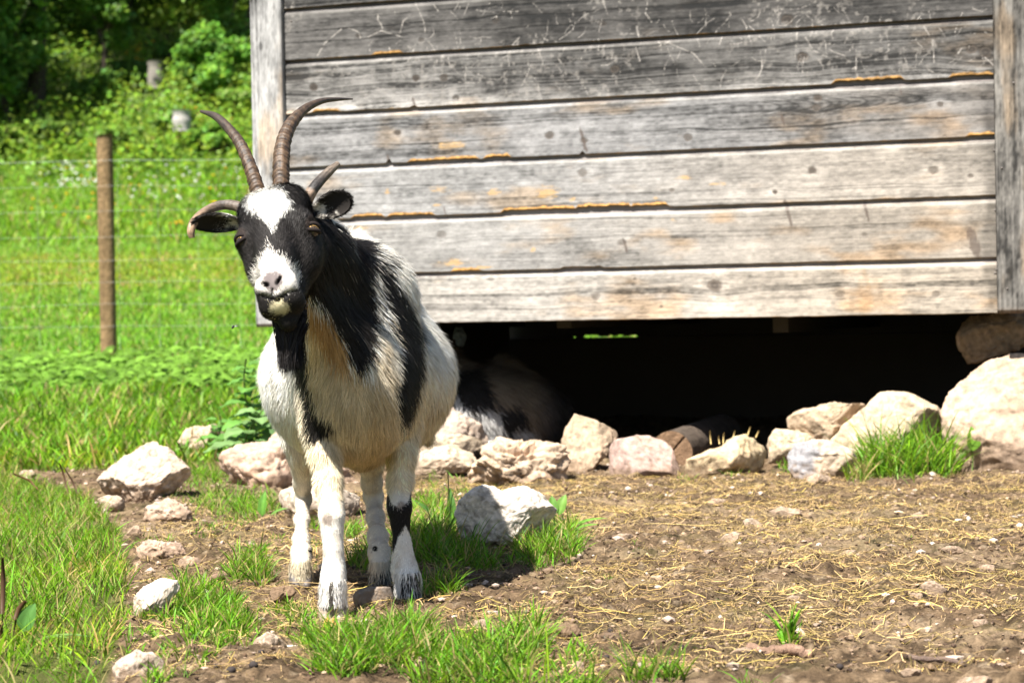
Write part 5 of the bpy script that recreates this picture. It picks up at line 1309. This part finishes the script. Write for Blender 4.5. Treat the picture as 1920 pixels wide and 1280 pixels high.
# ---- straw litter
SOIL = gpoly([(470, 1175), (400, 1100), (260, 1060), (250, 1000), (330, 950), (500, 960), (760, 900), (900, 905), (1300, 893), (1700, 895), (2200, 900), (2600, 1320), (150, 1420), (215, 1250), (232, 1130), (245, 1060)])
def straw(n, l0, l1, w, zmax, seed, colr, align=0.45):
    rg = np.random.default_rng(seed)
    x = rg.uniform(min(p[0] for p in SOIL), max(p[0] for p in SOIL), n*4); y = rg.uniform(3.25, max(p[1] for p in SOIL), n*4)
    ok = in_poly(x, y, SOIL) & (rg.random(n*4) < np.clip(.35+2.2*fbm(P3(x*5, y*5, seed*.3), 3, 5), .06, 1)); x, y = x[ok][:n], y[ok][:n]; m = len(x)
    a = rg.normal(0.0, .55, m); ran = rg.random(m) > align; a[ran] = rg.uniform(0, math.pi, ran.sum())
    L_ = np.exp(rg.uniform(math.log(l0), math.log(l1), m)); k = rg.normal(0, 5, m)*0.025/np.maximum(L_, .02)*L_*8; segs = 4
    P_ = []; cx, cy, aa = x.copy(), y.copy(), a.copy(); z0 = rg.uniform(.001, zmax, m); tilt = rg.normal(0, .07, m)
    for s in range(segs+1):
        zg = gz(cx, cy); P_.append(np.stack([cx, cy, zg+z0+tilt*L_*s/segs*.4+.0015], 1)); cx = cx+np.cos(aa)*L_/segs; cy = cy+np.sin(aa)*L_/segs; aa = aa+k*L_/segs*2
    P_ = np.array(P_); zz = P_[:, :, 2]; zz = np.maximum(zz, (zz[0]*0+zz.mean(0)-.004)); P_[:, :, 2] = zz
    d = P_[-1]-P_[0]; side = np.cross(d, [0, 0, 1]); side /= np.linalg.norm(side, axis=1)[:, None]+1e-9; side[:, 2] += rg.uniform(-.7, .7, m); up = np.array([0, 0, 1.0])
    ww = w*rg.uniform(.5, 1.4, m)[:, None]; V = []
    for s in range(segs+1): V += [P_[s]-side*ww*.5, P_[s]+side*ww*.5]
    mm = 2*(segs+1); v = np.stack(V, 1).reshape(-1, 3); b = np.arange(m)*mm
    q = np.concatenate([np.stack([b+2*s, b+2*s+1, b+2*s+3, b+2*s+2], 1) for s in range(segs)])
    c = np.array(colr)[None]*rg.uniform(.5, 1.35, (m, 1))*np.stack([np.ones(m), rg.uniform(.85, 1.05, m), rg.uniform(.6, 1.2, m)], 1)
    dk = rg.random(m) < .35; c[dk] *= .35
    return v, q, None, np.repeat(c, mm, 0)
v, q, t, c = cat4([straw(32000, .010, .045, .0009, .007, 1, (.46, .34, .14)), straw(6000, .04, .13, .0010, .010, 2, (.50, .37, .14)), straw(32000, .005, .02, .0012, .006, 3, (.23, .165, .085), .2), straw(90, .15, .26, .0015, .014, 4, (.54, .41, .17))])
o = make_mesh("straw", v, q, t, col=np.clip(c, .02, .8), mat=M_straw); tag(o, "dry yellow straw strewn over the trodden soil", "straw", kind="stuff")
# ---- crumbs of soil and grit
def grit(n, r0, r1, seed, cols):
    rg = np.random.default_rng(seed); x = rg.uniform(-2.2, 2.6, n*3); y = rg.uniform(3.25, 8.3, n*3)
    ok = dirt_mask(x, y) > .5; x, y = x[ok][:n], y[ok][:n]; m = len(x); r = np.exp(rg.uniform(math.log(r0), math.log(r1), m))
    v0, f0 = ico(1); k = len(v0); s = rg.uniform(.6, 1.4, (m, 1, 3))*np.array([1, 1, .65]); jit = 1+rg.uniform(-.28, .28, (m, k, 1))
    v = v0[None]*s*jit*r[:, None, None]+np.stack([x, y, gz(x, y)+r*.2], 1)[:, None]
    f = (f0[None]+(np.arange(m)*k)[:, None, None]).reshape(-1, 3); ci = rg.integers(0, len(cols), m)
    c = np.array(cols)[ci]*rg.uniform(.6, 1.3, (m, 1)); return v.reshape(-1, 3), None, f, np.repeat(c, k, 0)
v, q, t, c = cat4([grit(34000, .0018, .006, 5, [(.12, .075, .045), (.07, .045, .03), (.17, .115, .07), (.30, .21, .14)]), grit(1500, .003, .009, 6, [(.46, .36, .29), (.40, .30, .23), (.20, .14, .09)]), grit(260, .007, .014, 8, [(.50, .40, .33), (.22, .15, .10), (.44, .34, .27)])])
o = make_mesh("gravel", v, q, t, col=np.clip(c, .02, .8), mat=M_rock, smooth=False); tag(o, "crumbs of brown soil and grit over the trodden ground", "gravel", kind="stuff")

# ---- plants that stand out one by one
def leaf_blade(base, direc, up, L_, W, col, segs=7, bend=.5, fold=.35, wavy=0.0, seed=0):
    """one broad leaf as a curved folded sheet"""
    base = np.array(base, float); d = np.array(direc, float); d /= np.linalg.norm(d); u = np.array(up, float); u -= d*(u@d); u /= np.linalg.norm(u); s = np.cross(d, u)
    V = []; nw = 5; t = np.linspace(0, 1, segs+1); cur = base.copy(); dd = d.copy()
    for i, ti in enumerate(t):
        w = W*.5*(math.sin(math.pi*min(1, ti**.75*1.0))**.8 if 0 < ti < 1 else .04)
        uu = np.cross(s, dd)
        for a in np.linspace(-1, 1, nw):
            V.append(cur+s*w*a+uu*(abs(a)*w*fold)+uu*wavy*W*math.sin(ti*18+a*3+seed)*.1)
        cur = cur+dd*L_/segs; dd = dd-u*bend/segs; dd /= np.linalg.norm(dd)
    v = np.array(V); q = grid_quads(segs+1, nw); n = len(v); aa = np.tile(np.abs(np.linspace(-1, 1, nw)), segs+1)
    c = np.array(col)[None]*(1+.18*vnoise(v*200, seed))[:, None]; c = mix(c, c*1.5, (np.exp(-(aa/.15)**2)*.6)[:, None])
    return v, q, None, c
def plant(name, px, py, label, cat, leaves, stems=(), group=None, tuft=None, depth=None):
    g = G(px, py) if depth is None else P(px, py, depth); g = np.array([g[0], g[1], gz(g[0], g[1])[0]])
    root = thing(name, g, label, cat, group)
    if tuft is not None:
        o = make_mesh("blades", *tuft[:3], col=np.clip(tuft[3], .01, .8), mat=M_grass); adopt(o, root)
    for v, q, t, c in leaves:
        o = make_mesh("leaf", v, q, t, col=np.clip(c, .01, .8), mat=M_leaf); adopt(o, root)
    for v, q, t, c in stems:
        o = make_mesh("stem", v, q, t, col=c, mat=M_leaf); adopt(o, root)
    return root
def tube4(pts, rad, col, n=6):
    v, q, t = tube(pts, rad, n); return v, q, t, np.tile(col, (len(v), 1))
GR = (.10, .23, .035)
# tuft by the boulder
tf = cat4([patch(1700, 888, 95, 12, 1300, .13, dry=.14, lean=1.0, w=.0055), patch(1700, 886, 80, 8, 420, .165, dry=.08, lean=.7, w=.0055), patch(1612, 902, 16, 5, 120, .08, dry=.4, lean=.7, w=.004)])
plant("grass_tuft", 1700, 892, "thick bright green grass tuft against the humped rock and the boulder", "grass tuft", [], tuft=tf, group="tufts")
g = G(1823, 884)
plant("broad_leaf_plant", 1823, 884, "single upright broad leaf in front of the biggest boulder", "plant",
      [leaf_blade(g+[0, 0, .07], (.02, -.05, 1), (0.3, -1, .1), .085, .055, (.17, .33, .04), bend=.25, fold=.5)], [tube4([g, g+[0.003, 0, .04], g+[0, 0, .075]], .0022, (.12, .2, .04))])
tf = patch(1478, 1213, 13, 4, 60, .05, dry=.05, lean=.6, w=.0045); plant("grass_tuft", 1478, 1214, "small upright tuft growing alone behind the thick stick", "grass tuft", [], tuft=tf, group="tufts")
g = G(1040, 1010)
plant("dandelion_plant", 1040, 1012, "leafy plant with pale upright leaves at the white boulder's right side", "plant",
      [leaf_blade(g+np.array([0, 0, .06]), (-.1, .1, 1), (.1, -1, 0), .05, .026, (.11, .24, .04), bend=.5), leaf_blade(g+np.array([.012, 0, .06]), (.25, 0, 1), (-.5, -1, 0), .055, .03, (.14, .27, .05), bend=.6),
       leaf_blade(g+np.array([.02, -.02, .015]), (.8, -.1, .55), (-.3, -.2, 1), .12, .022, (.13, .27, .04), bend=.7), leaf_blade(g+np.array([.0, -.03, .01]), (-.4, -.3, .6), (.3, -.3, 1), .09, .03, (.12, .25, .035), bend=.7),
       leaf_blade(g+np.array([.03, -.03, .01]), (.6, -.5, .5), (-.3, -.2, 1), .10, .02, (.13, .27, .04), bend=.6)], [tube4([g, g+[0, 0, .065]], .002, (.12, .2, .05))])
g = G(845, 1000)
plant("dock_plant", 845, 1002, "dark green broad leaf standing in the goat's shade left of the white boulder", "plant",
      [leaf_blade(g+np.array([0, 0, .01]), (.05, 0, 1), (.3, -1, 0), .11, .026, (.07, .17, .03), bend=.5, fold=.5, wavy=.8), leaf_blade(g+np.array([-.02, 0, .01]), (-.5, -.1, .8), (.5, -.3, .6), .11, .03, (.08, .18, .04), bend=.5)],
      [tube4([g, g+[-.003, 0, .09], g+[-.004, 0, .16]], .0014, (.07, .10, .03))])
g = G(492, 975)
plant("dock_plant", 492, 977, "upright rounded leaf in the grass at the long pinkish rock", "plant",
      [leaf_blade(g+np.array([0, 0, .01]), (.05, 0, 1), (-.4, -1, 0), .075, .028, (.10, .24, .035), bend=.5, fold=.4, wavy=.8), leaf_blade(g+np.array([.02, 0, .01]), (.7, -.2, .5), (-.4, -.2, .8), .06, .02, (.12, .25, .05), bend=.5)], [])
g = G(55, 1215)
plant("plantain", 50, 1215, "plantain with brown seed spikes and broad leaves at the left border", "plant",
      [leaf_blade(g+np.array([-.01, 0, .03]), (.3, -.1, .8), (-.2, -1, .3), .052, .034, (.08, .19, .04), bend=.5), leaf_blade(g+np.array([.0, 0, .01]), (.9, -.2, .25), (0, 0, 1), .12, .022, (.16, .27, .07), bend=.4),
       leaf_blade(g+np.array([.0, 0, .01]), (.8, -.5, .3), (0, 0, 1), .10, .015, (.16, .27, .06), bend=.4)],
      [tube4([P(28, 1160, g[1]), P(36, 1140, g[1]), P(48, 1126, g[1])], [.004, .0048, .003], (.11, .06, .03), 8), tube4([P(14, 1250, g[1]), P(25, 1190, g[1]), P(30, 1160, g[1])], [.001, .0012, .002], (.10, .10, .03)),
       tube4([P(4, 1150, g[1]), P(6, 1090, g[1]), P(5, 1045, g[1])], [.004, .0048, .002], (.10, .055, .03), 8), tube4([P(2, 1220, g[1]), P(4, 1180, g[1]), P(5, 1145, g[1])], [.001, .0012, .0015], (.10, .10, .03)),
       tube4([P(8, 1235, g[1]-.02), P(4, 1200, g[1]-.02), P(0, 1170, g[1]-.02)], [.004, .0048, .003], (.13, .07, .035), 8)])
g = P(112, 925, 5.6)
plant("plantain", 115, 925, "thin bent plantain seed stalks standing above the turf near the large pale boulder", "plant", [],
      [tube4([P(145, 925, 6.4), P(135, 900, 6.4), P(118, 873, 6.4)], [.0015, .003, .001], (.10, .055, .035)), tube4([P(128, 925, 6.3), P(118, 885, 6.3), P(111, 868, 6.3)], [.0012, .0032, .002], (.11, .06, .035)),
       tube4([P(72, 918, 6.2), P(55, 900, 6.2), P(25, 888, 6.2)], [.0012, .003, .002], (.16, .07, .035))], depth=None)
# nettle at the goat's left flank
def nettle(px, py, dd, h, nleaf, label, L_=.10, seed=1, colr=(.10, .22, .045), lean=0.1, cat="nettle"):
    rg = np.random.default_rng(seed); b = P(px, py, dd); b = np.array([b[0], b[1], gz(b[0], b[1])[0]])
    tip = b+np.array([lean, 0, h]); pts = [b+(tip-b)*t+np.array([.02*math.sin(t*5+seed), .02*math.cos(t*4), 0]) for t in np.linspace(0, 1, 8)]
    lv = []
    for k in range(nleaf):
        t = .12+.86*k/nleaf; c = b+(tip-b)*t; a = k*2.4+rg.uniform(-.4, .4); l = L_*(1.25-.75*t)*rg.uniform(.8, 1.2)
        col = np.array(colr)*rg.uniform(.8, 1.4); lv.append(leaf_blade(c, (math.cos(a), math.sin(a)*.8, .35), (0, -.2, 1), l, l*.62, col, bend=1.1, fold=.25, wavy=.6, seed=k))
    return plant("nettle", px, py, label, cat, [cat4(lv)], [tube4(pts, .003, (.12, .16, .05))], group="leafy weeds by the goat's flank", depth=dd)
nettle(478, 810, 7.9, .42, 22, "tallest leafy weed right against the goat's flank", .15, 1, lean=-.02)
nettle(445, 812, 7.8, .26, 14, "leafy weed with large pale leaves above the pale rock", .16, 2, (.15, .25, .09))
nettle(432, 790, 8.4, .18, 10, "low leafy weed at the left end of the weed clump", .13, 3, lean=-.06)
nettle(500, 815, 7.7, .25, 12, "leafy weed with a pointed hanging leaf beside the goat's belly", .15, 4, (.12, .22, .08))
nettle(462, 760, 9.2, .36, 22, "slim weed with small leaves standing behind the weed clump", .06, 5, (.12, .20, .04))
tf = patch(455, 835, 60, 14, 700, .09, dry=.1, w=.006); plant("grass_tuft", 455, 845, "deep green grass tuft under the leafy weeds", "grass tuft", [], tuft=tf, group="tufts")
# row of broad leaved weeds in front of the fence
rg = np.random.default_rng(5); lv = []
for k in range(2600):
    x = rg.uniform(-4.6, -0.9); y = rg.uniform(12.2, 15.3); z = ground_h(x, y)+rg.uniform(.02, .10); a = rg.uniform(0, 6.28)
    L_ = rg.uniform(.05, .12); lv.append(leaf_blade((x, y, z), (math.cos(a), math.sin(a), rg.uniform(-.1, .7)), (0, -.3, 1), L_, L_*.6, np.array((.13, .25, .03))*rg.uniform(.45, 1.4), segs=3, bend=.8, seed=k))
v, q, t, c = cat4(lv); o = make_mesh("weeds", v, q, t, col=np.clip(c, .01, .8), mat=M_leaf); tag(o, "low broad leaved weeds in a strip before the wire fence", "weeds", kind="stuff")
# dry stubs on the yellowish rock
for k, (a, b, c_, d_) in enumerate([(1333, 832, 1331, 808), (1349, 832, 1347, 817), (1356, 830, 1357, 811), (1374, 824, 1378, 807), (1402, 815, 1407, 800), (1417, 820, 1423, 807)]):
    v, q, t = tube([P(a, b, 7.55), P(c_, d_, 7.55)], .0022, 6)
    o = make_mesh("dry_stem", v, q, t, col=np.tile([.5, .36, .14], (len(v), 1)), mat=M_straw); recenter(o, tuple(P(a, b, 7.55)))
    tag(o, "short dry yellow stem standing on the long yellowish rock", "stem", "dry stems on the yellowish rock")
# yellow leaf
g = G(622, 1190); rg = np.random.default_rng(3)
v, q, t, c = leaf_blade(g+np.array([-.016, .0, .012]), (.8, .2, .25), (-.2, -.6, .7), .042, .036, (.75, .42, .06), bend=1.6, wavy=1.5); c = mix(c, np.array([.80, .36, .14])[None], (v[:, 2] > np.median(v[:, 2]))[:, None]*.7)
o = make_mesh("fallen_leaf", v, q, t, col=np.clip(c, 0, .85), mat=M_leaf); recenter(o, tuple(g)); tag(o, "curled yellow and orange leaf in the grass before the front foot", "leaf")
# fly in the air
pf = P(437, 613, 4.1); v0, f0 = ico(2)
fly = thing("fly", pf, "tiny dark fly hovering left of the goat's beard", "fly")
vb = v0*np.array([.0022, .0022, .0042]); ca = .6; vb = vb@np.array([[math.cos(ca), 0, math.sin(ca)], [0, 1, 0], [-math.sin(ca), 0, math.cos(ca)]]).T+pf
adopt(make_mesh("body", vb, None, f0, col=np.tile([.03, .03, .03], (len(vb), 1)), mat=M_dark), fly)
for s in (-1, 1):
    wv = np.array([pf, pf+np.array([.004*s+.002, .003, .004]), pf+np.array([.006*s+.004, .004, .001])]); adopt(make_mesh("wing", wv, None, np.array([[0, 1, 2]]), col=np.tile([.4, .4, .42], (3, 1)), mat=M_dark), fly)

# ------------------------------------------------------------------ fence
def fence():
    yF = 16.0
    root = thing("wire_fence", (-3.0, yF, ground_h(-3, yF)), "wire mesh fence on a round brown wooden post across the meadow", "fence")
    x0, z0 = P(201, 668, yF)[0], P(201, 668, yF)[2]; top = P(190, 252, yF)
    sp = 3.4
    for k in range(-2, 3):
        bx = x0+k*sp; n = 22; hz = np.linspace(-.1, top[2]-z0, 50); th = np.linspace(0, 2*math.pi, n, endpoint=False)
        T_, Hh = np.meshgrid(th, hz); r = .062*(1+.05*fbm(P3(np.cos(T_)*2, np.sin(T_)*2, (Hh*3).ravel()+k), 3, 6).reshape(T_.shape))
        pos = np.stack([bx+r*np.cos(T_), yF+.07+r*np.sin(T_), z0+Hh+.012*np.cos(T_)*(Hh > top[2]-z0-.001)], -1)
        col = np.array([.19, .125, .065])*(1+.5*fbm(P3(T_*3, (Hh*2.0).ravel().reshape(T_.shape), k), 4, 9)).reshape(T_.shape+(1,))
        q = grid_quads(50, n); wr = np.array([[i*n+n-1, (i+1)*n+n-1, (i+1)*n, i*n] for i in range(49)]); v = pos.reshape(-1, 3)
        tp = np.array([[bx, yF+.07, top[2]+.006]]); tr = np.array([[len(v), 49*n+j, 49*n+(j+1) % n] for j in range(n)])
        o = make_mesh("post", np.concatenate([v, tp]), np.concatenate([q, wr]), tr, col=np.concatenate([col.reshape(-1, 3), [[.3, .22, .14]]]), mat=M_bark); adopt(o, root)
    for py in (303, 350, 397, 445, 488, 530, 572, 612):
        a = P(100, py+1, yF); xs_ = np.linspace(x0-2*sp, x0+2*sp, 160)
        pts = np.stack([xs_, np.full(160, yF), a[2]+.008*vnoise(P3(xs_*1.3, xs_*0, py), 4)-.01*np.sin((xs_-x0)/sp*math.pi)**2], 1)
        v, q, t = tube(pts, (.0008 if py > 310 else .0014), 5); o = make_mesh("wire", v, q, t, col=np.tile([.30, .32, .31], (len(v), 1)), mat=M_metal); adopt(o, root)
    zt = P(100, 304, yF)[2]; lv = []
    for x in np.arange(x0-2*sp, x0+2*sp, .30):
        zz = np.linspace(zt, z0+.05, 12); pts = np.stack([x+.006*vnoise(P3(zz*6, zz*0, x), 5), np.full(12, yF+.003), zz], 1); v, q, t = tube(pts, .0008, 4); lv.append((v, q, t, np.tile([.28, .30, .29], (len(v), 1))))
    v, q, t, c = cat4(lv); o = make_mesh("mesh_wires", v, q, t, col=c, mat=M_metal); adopt(o, root)
fence()

# ------------------------------------------------------------------ hillside: shrubs, trees, stumps, flowers
def leaf_cloud(centres, radii, n, size, colr, rg, flat=.85, upbias=.4):
    k = len(centres); wts = radii**2; i = rg.choice(k, n, p=wts/wts.sum()); d = rg.normal(size=(n, 3)); d /= np.linalg.norm(d, axis=1)[:, None]
    r = radii[i]*(rg.random(n)**.33)*(1+.18*rg.normal(size=n)); p = centres[i]+d*r[:, None]*np.array([1, 1, flat])
    a = rg.normal(size=(n, 3)); a[:, 2] *= .5; a /= np.linalg.norm(a, axis=1)[:, None]; nrm = d*.5+np.array([-.2, -.35, upbias+.3])+rg.normal(0, .45, (n, 3)); b = np.cross(nrm, a); b /= np.linalg.norm(b, axis=1)[:, None]; a = np.cross(b, nrm); a /= np.linalg.norm(a, axis=1)[:, None]
    s = (size*rg.uniform(.6, 1.5, n))[:, None]; v = np.stack([p-a*s, p-b*s*.55, p+a*s, p+b*s*.55], 1).reshape(-1, 3); q = np.arange(n*4).reshape(-1, 4)
    cn = np.array(colr)[None]*rg.uniform(.55, 1.5, (n, 1))*rg.uniform(.75, 1.3, (k, 1))[i]*np.stack([rg.uniform(.8, 1.4, n), np.ones(n), rg.uniform(.6, 1.4, n)], 1)
    return v, q, None, np.repeat(cn, 4, 0)
def crown_clumps(c, rx, rz, n, rs, rg):
    d = rg.normal(size=(n, 3)); d /= np.linalg.norm(d, axis=1)[:, None]; r = rg.random(n)**.45
    return c+d*r[:, None]*np.array([rx, rx, rz]), rs*rg.uniform(.5, 1.3, n)
def shrub(name, px, d, top_py, half_px, label, cat, group, colr, n=5000, leaf=.06, seed=1, trunk_r=.05, base_py=None):
    rg = np.random.default_rng(seed); a = P(px, 500, d); x, y = a[0], a[1]; z0 = float(ground_h(x, y)); zt = P(px, top_py, d)[2]; hh = max(.6, zt-z0); rx = half_px*d/F_PX
    root = thing(name, (x, y, z0), label, cat, group)
    cl, rs = crown_clumps(np.array([x, y, z0+hh*.55]), rx*.8, hh*.42, 26, min(rx, hh*.5)*.36, rg)
    lv = leaf_cloud(cl, rs, int(n*1.7), leaf*.72, colr, rg); o = make_mesh("foliage", *lv[:3], col=np.clip(lv[3], .01, .7), mat=M_leaf); adopt(o, root)
    st = []
    for c in cl[:12]:
        b = np.array([x, y, z0-.1])+rg.normal(0, rx*.08, 3)*np.array([1, 1, 0]); m = (b+c)/2+rg.normal(0, .1, 3); m[:2] = b[:2]*.6+c[:2]*.4; tt = np.linspace(0, 1, 8)[:, None]; pts = b*(1-tt)**2+2*m*tt*(1-tt)+c*tt**2
        v, q, t = tube(pts, trunk_r*np.linspace(1, .3, 8), 6); st.append((v, q, t, np.tile([.13, .10, .075], (len(v), 1))))
    v, q, t, c = cat4(st); o = make_mesh("branches", v, q, t, col=c, mat=M_bark); adopt(o, root)
HS = "shrubs on the hillside"; HT = "trees of the wood above the meadow"
for k, a in enumerate([
    (410, 50, 55, 75, "light green bushy shrub beside the hut's left post", (.11, .26, .028), 9000),
    (345, 53, 95, 55, "mid green shrub left of the light green bushy one", (.09, .21, .028), 7000),
    (455, 49, 240, 50, "yellow green shrub at the foot of the bushy one, against the hut", (.14, .27, .028), 6000),
    (255, 51, 185, 70, "dim green shrub below the dark gap in the wood", (.075, .17, .028), 7000),
    (330, 47.5, 240, 60, "low sunlit shrub around the pale stump", (.13, .26, .03), 6000),
    (180, 50, 150, 60, "mottled green shrub above the fence post", (.085, .19, .025), 8000),
    (400, 46.5, 290, 70, "wide low shrub just above the flower strip", (.12, .27, .03), 6000),
    (230, 46.5, 265, 55, "small bright shrub right behind the top of the post", (.13, .25, .028), 5000),
    (100, 52, 190, 55, "dark shrub among the tree trunks at the left", (.06, .13, .022), 6000),
    (30, 50, 200, 60, "shrub with drooping leaves at the left border", (.085, .19, .025), 7000),
    (110, 47, 300, 60, "low grassy shrub at the foot of the dark wood", (.10, .19, .03), 5000),
    (20, 46.5, 300, 60, "low shrub at the left border above the wire", (.11, .20, .03), 5000)]):
    shrub("shrub", a[0], a[1], a[2], a[3], a[4], "shrub", HS, a[5], a[6], .085, 200+k)
def tree(px, d, crown_py, crown_px, crown_rz, tr, label, colr, seed, n=9000, leaf=.11, crown_h=None, lower=True):
    rg = np.random.default_rng(seed); a = P(px, 500, d); x, y = a[0], a[1]; z0 = float(ground_h(x, y)); zc = P(px, crown_py, d)[2]; rx = crown_px*d/F_PX
    root = thing("tree", (x, y, z0), label, "tree", HT)
    tt = np.linspace(0, 1, 20)[:, None]; ax_ = np.array([rg.normal(0, .4), rg.normal(0, .3), 0]); pts = np.array([x, y, z0-.3])+tt*np.array([0, 0, zc-z0+.3])+ax_*np.sin(tt*2.2)
    v, q, t = tube(pts, tr*np.linspace(1.15, .45, 20), 12); c = np.array([.05, .04, .03])[None]*(1+.6*fbm(v*np.array([6, 6, 2]), 3, seed))[:, None]; o = make_mesh("trunk", v, q, t, col=c, mat=M_bark); adopt(o, root)
    cl, rs = crown_clumps(np.array([pts[-1][0], pts[-1][1], zc]), rx*.85, crown_rz, 40, rx*.30, rg); st = []
    for c_ in cl[:22]:
        b = pts[rg.integers(8, 19)]; m = (b+c_)/2+np.array([0, 0, .3]); t2 = np.linspace(0, 1, 8)[:, None]; pp_ = b*(1-t2)**2+2*m*t2*(1-t2)+c_*t2**2; vv, qq, t3 = tube(pp_, tr*.35*np.linspace(1, .25, 8), 6); st.append((vv, qq, t3, np.tile([.09, .07, .055], (len(vv), 1))))
    v, q, t, c = cat4(st); o = make_mesh("limbs", v, q, t, col=c, mat=M_bark); adopt(o, root)
    lv = leaf_cloud(cl, rs, int(n*1.7), leaf*.72, colr, rg); o = make_mesh("crown", *lv[:3], col=np.clip(lv[3], .01, .7), mat=M_leaf); adopt(o, root)
DG = (.095, .19, .02)
for k, a in enumerate([
    (85, 54, -330, 230, 5.5, .22, "dark tree with a broad trunk, second from the left", DG),
    (8, 56, -250, 200, 5.0, .18, "dark tree at the left border of the wood", DG),
    (150, 58, -300, 220, 5.0, .16, "slim dark tree just above the fence post", DG),
    (250, 57, -330, 230, 5.0, .20, "tree over the dark gap in the wood", DG),
    (330, 60, -260, 220, 5.0, .17, "tree behind the mid green shrub", DG),
    (445, 54, -120, 150, 3.6, .13, "tree with a sunlit crown and pale trunk next to the hut post", (.11, .25, .03)),
    (200, 64, -120, 260, 4.5, .2, "far tree filling the gap between trunks", DG),
    (60, 64, 0, 260, 4.0, .2, "far tree deep in the wood at the left", DG),
    (380, 66, 0, 260, 4.0, .2, "far tree deep in the wood at the right", DG),
    (45, 48, 30, 130, 1.9, .08, "young tree with hanging sunlit branches at upper left", (.085, .19, .025)),
    (-420, 45, -480, 300, 3.6, .2, "tall tree whose crown shades the wood's edge, far outside left", DG),  # out of view, added so its crown darkens the wood
    (72, 49, -640, 260, 3.2, .20, "tree whose thick dark trunk stands bare above the left end of the wire fence", DG),
    (-560, 56, -200, 330, 4.5, .2, "broad tree of the wood, first beyond the left border", DG),
    (-900, 58, -200, 330, 4.5, .2, "broad tree of the wood, second beyond the left border", DG),
    (720, 58, -200, 300, 4.5, .2, "tree of the wood hidden by the left half of the hut", DG),
    (1100, 58, -200, 330, 4.5, .2, "tree of the wood hidden by the middle of the hut", DG),
    (1600, 60, -200, 330, 4.5, .2, "tree of the wood hidden by the right half of the hut", DG),
    (2200, 60, -200, 330, 4.5, .2, "tree of the wood beyond the hut's right post", DG),
    (190, 50.5, -20, 75, 1.3, .09, "young tree with small sunlit leaves at the top", (.09, .19, .025))]):
    tree(*a, 300+k)
def stump(px, py, w, h, d, label, seed):
    b = P(px, py+h/2, d); r = w*.5*d/F_PX; hh = h*d/F_PX; tt = np.linspace(-.3, 1, 12); v, q, t = tube([b+np.array([0, 0, hh*s]) for s in tt], r*(1+.08*vnoise(P3(tt*3, tt*0, 1), seed)), 20)
    c = np.tile(([.34, .32, .30] if seed == 1 else [.20, .18, .16]), (len(v), 1))*(1+.2*fbm(v*8, 3, seed))[:, None]; o = make_mesh("tree_stump", v, q, t, col=c, mat=M_bark); recenter(o, tuple(b)); tag(o, label, "stump", "pale stumps on the hillside")
stump(341, 222, 34, 30, 46.5, "short pale stump nearer the meadow", 1)
stump(292, 134, 30, 40, 50, "greyish stump higher up beside yellow flowers", 2)
# undergrowth that covers the slope under the shrubs and trees
rg = np.random.default_rng(55); k = 900; cx = rg.uniform(-14, -1, k); cy = rg.uniform(44.5, 66, k); cz = ground_h(cx, cy)+rg.uniform(0, .35, k)
lv = leaf_cloud(np.stack([cx, cy, cz], 1), rg.uniform(.35, .75, k)*(1+.02*(cy-45)), 150000, .058, (.13, .24, .02), rg, flat=.8)
k = 800; cx = np.concatenate([rg.uniform(-34, -14, k//2), rg.uniform(-1, 26, k//2)]); cy = rg.uniform(45, 68, k); cz = ground_h(cx, cy)+rg.uniform(0, .4, k)
lv2 = leaf_cloud(np.stack([cx, cy, cz], 1), rg.uniform(.6, 1.3, k), 70000, .12, (.12, .22, .02), rg, flat=.8)
lv = (np.concatenate([lv[0], lv2[0]]), np.concatenate([lv[1], lv2[1]+len(lv[0])]), None, np.concatenate([lv[3], lv2[3]]))
o = make_mesh("undergrowth", *lv[:3], col=np.clip(lv[3], .01, .7), mat=M_leaf); tag(o, "dense low undergrowth covering the slope below the wood", "undergrowth", kind="stuff")
# wildflowers
rg = np.random.default_rng(12)
def flowers(n, x0, x1, y0, y1, r, colr, label, hgt=.25):
    px = rg.normal((x0+x1)/2, (x1-x0)/3, n); py = rg.uniform(y0, y1, n); v0, f0 = ico(1); V, T_, C_ = [], [], []
    for i in range(n):
        g = G(px[i], py[i]); s = r*rg.uniform(.6, 1.4); V.append(v0*np.array([1, 1, .5])*s+g+np.array([0, 0, hgt])); T_.append(f0+i*len(v0)); C_.append(np.tile(np.array(colr)*rg.uniform(.8, 1.1), (len(v0), 1)))
    o = make_mesh("wildflowers", np.concatenate(V), None, np.concatenate(T_), col=np.concatenate(C_), mat=M_leaf); tag(o, label, "flowers", kind="stuff")
flowers(60, 80, 200, 325, 375, .035, (.75, .75, .70), "white wildflowers behind the top of the post")
flowers(60, 230, 480, 330, 400, .03, (.72, .72, .66), "white wildflowers between post and hut")
flowers(70, 0, 420, 290, 450, .028, (.80, .52, .03), "scattered yellow wildflowers on the slope")
flowers(16, 240, 290, 105, 145, .05, (.85, .50, .03), "yellow flowers around the higher stump", .4)
flowers(20, 330, 420, 225, 270, .03, (.80, .45, .05), "orange yellow flowers right of the short stump", .3)
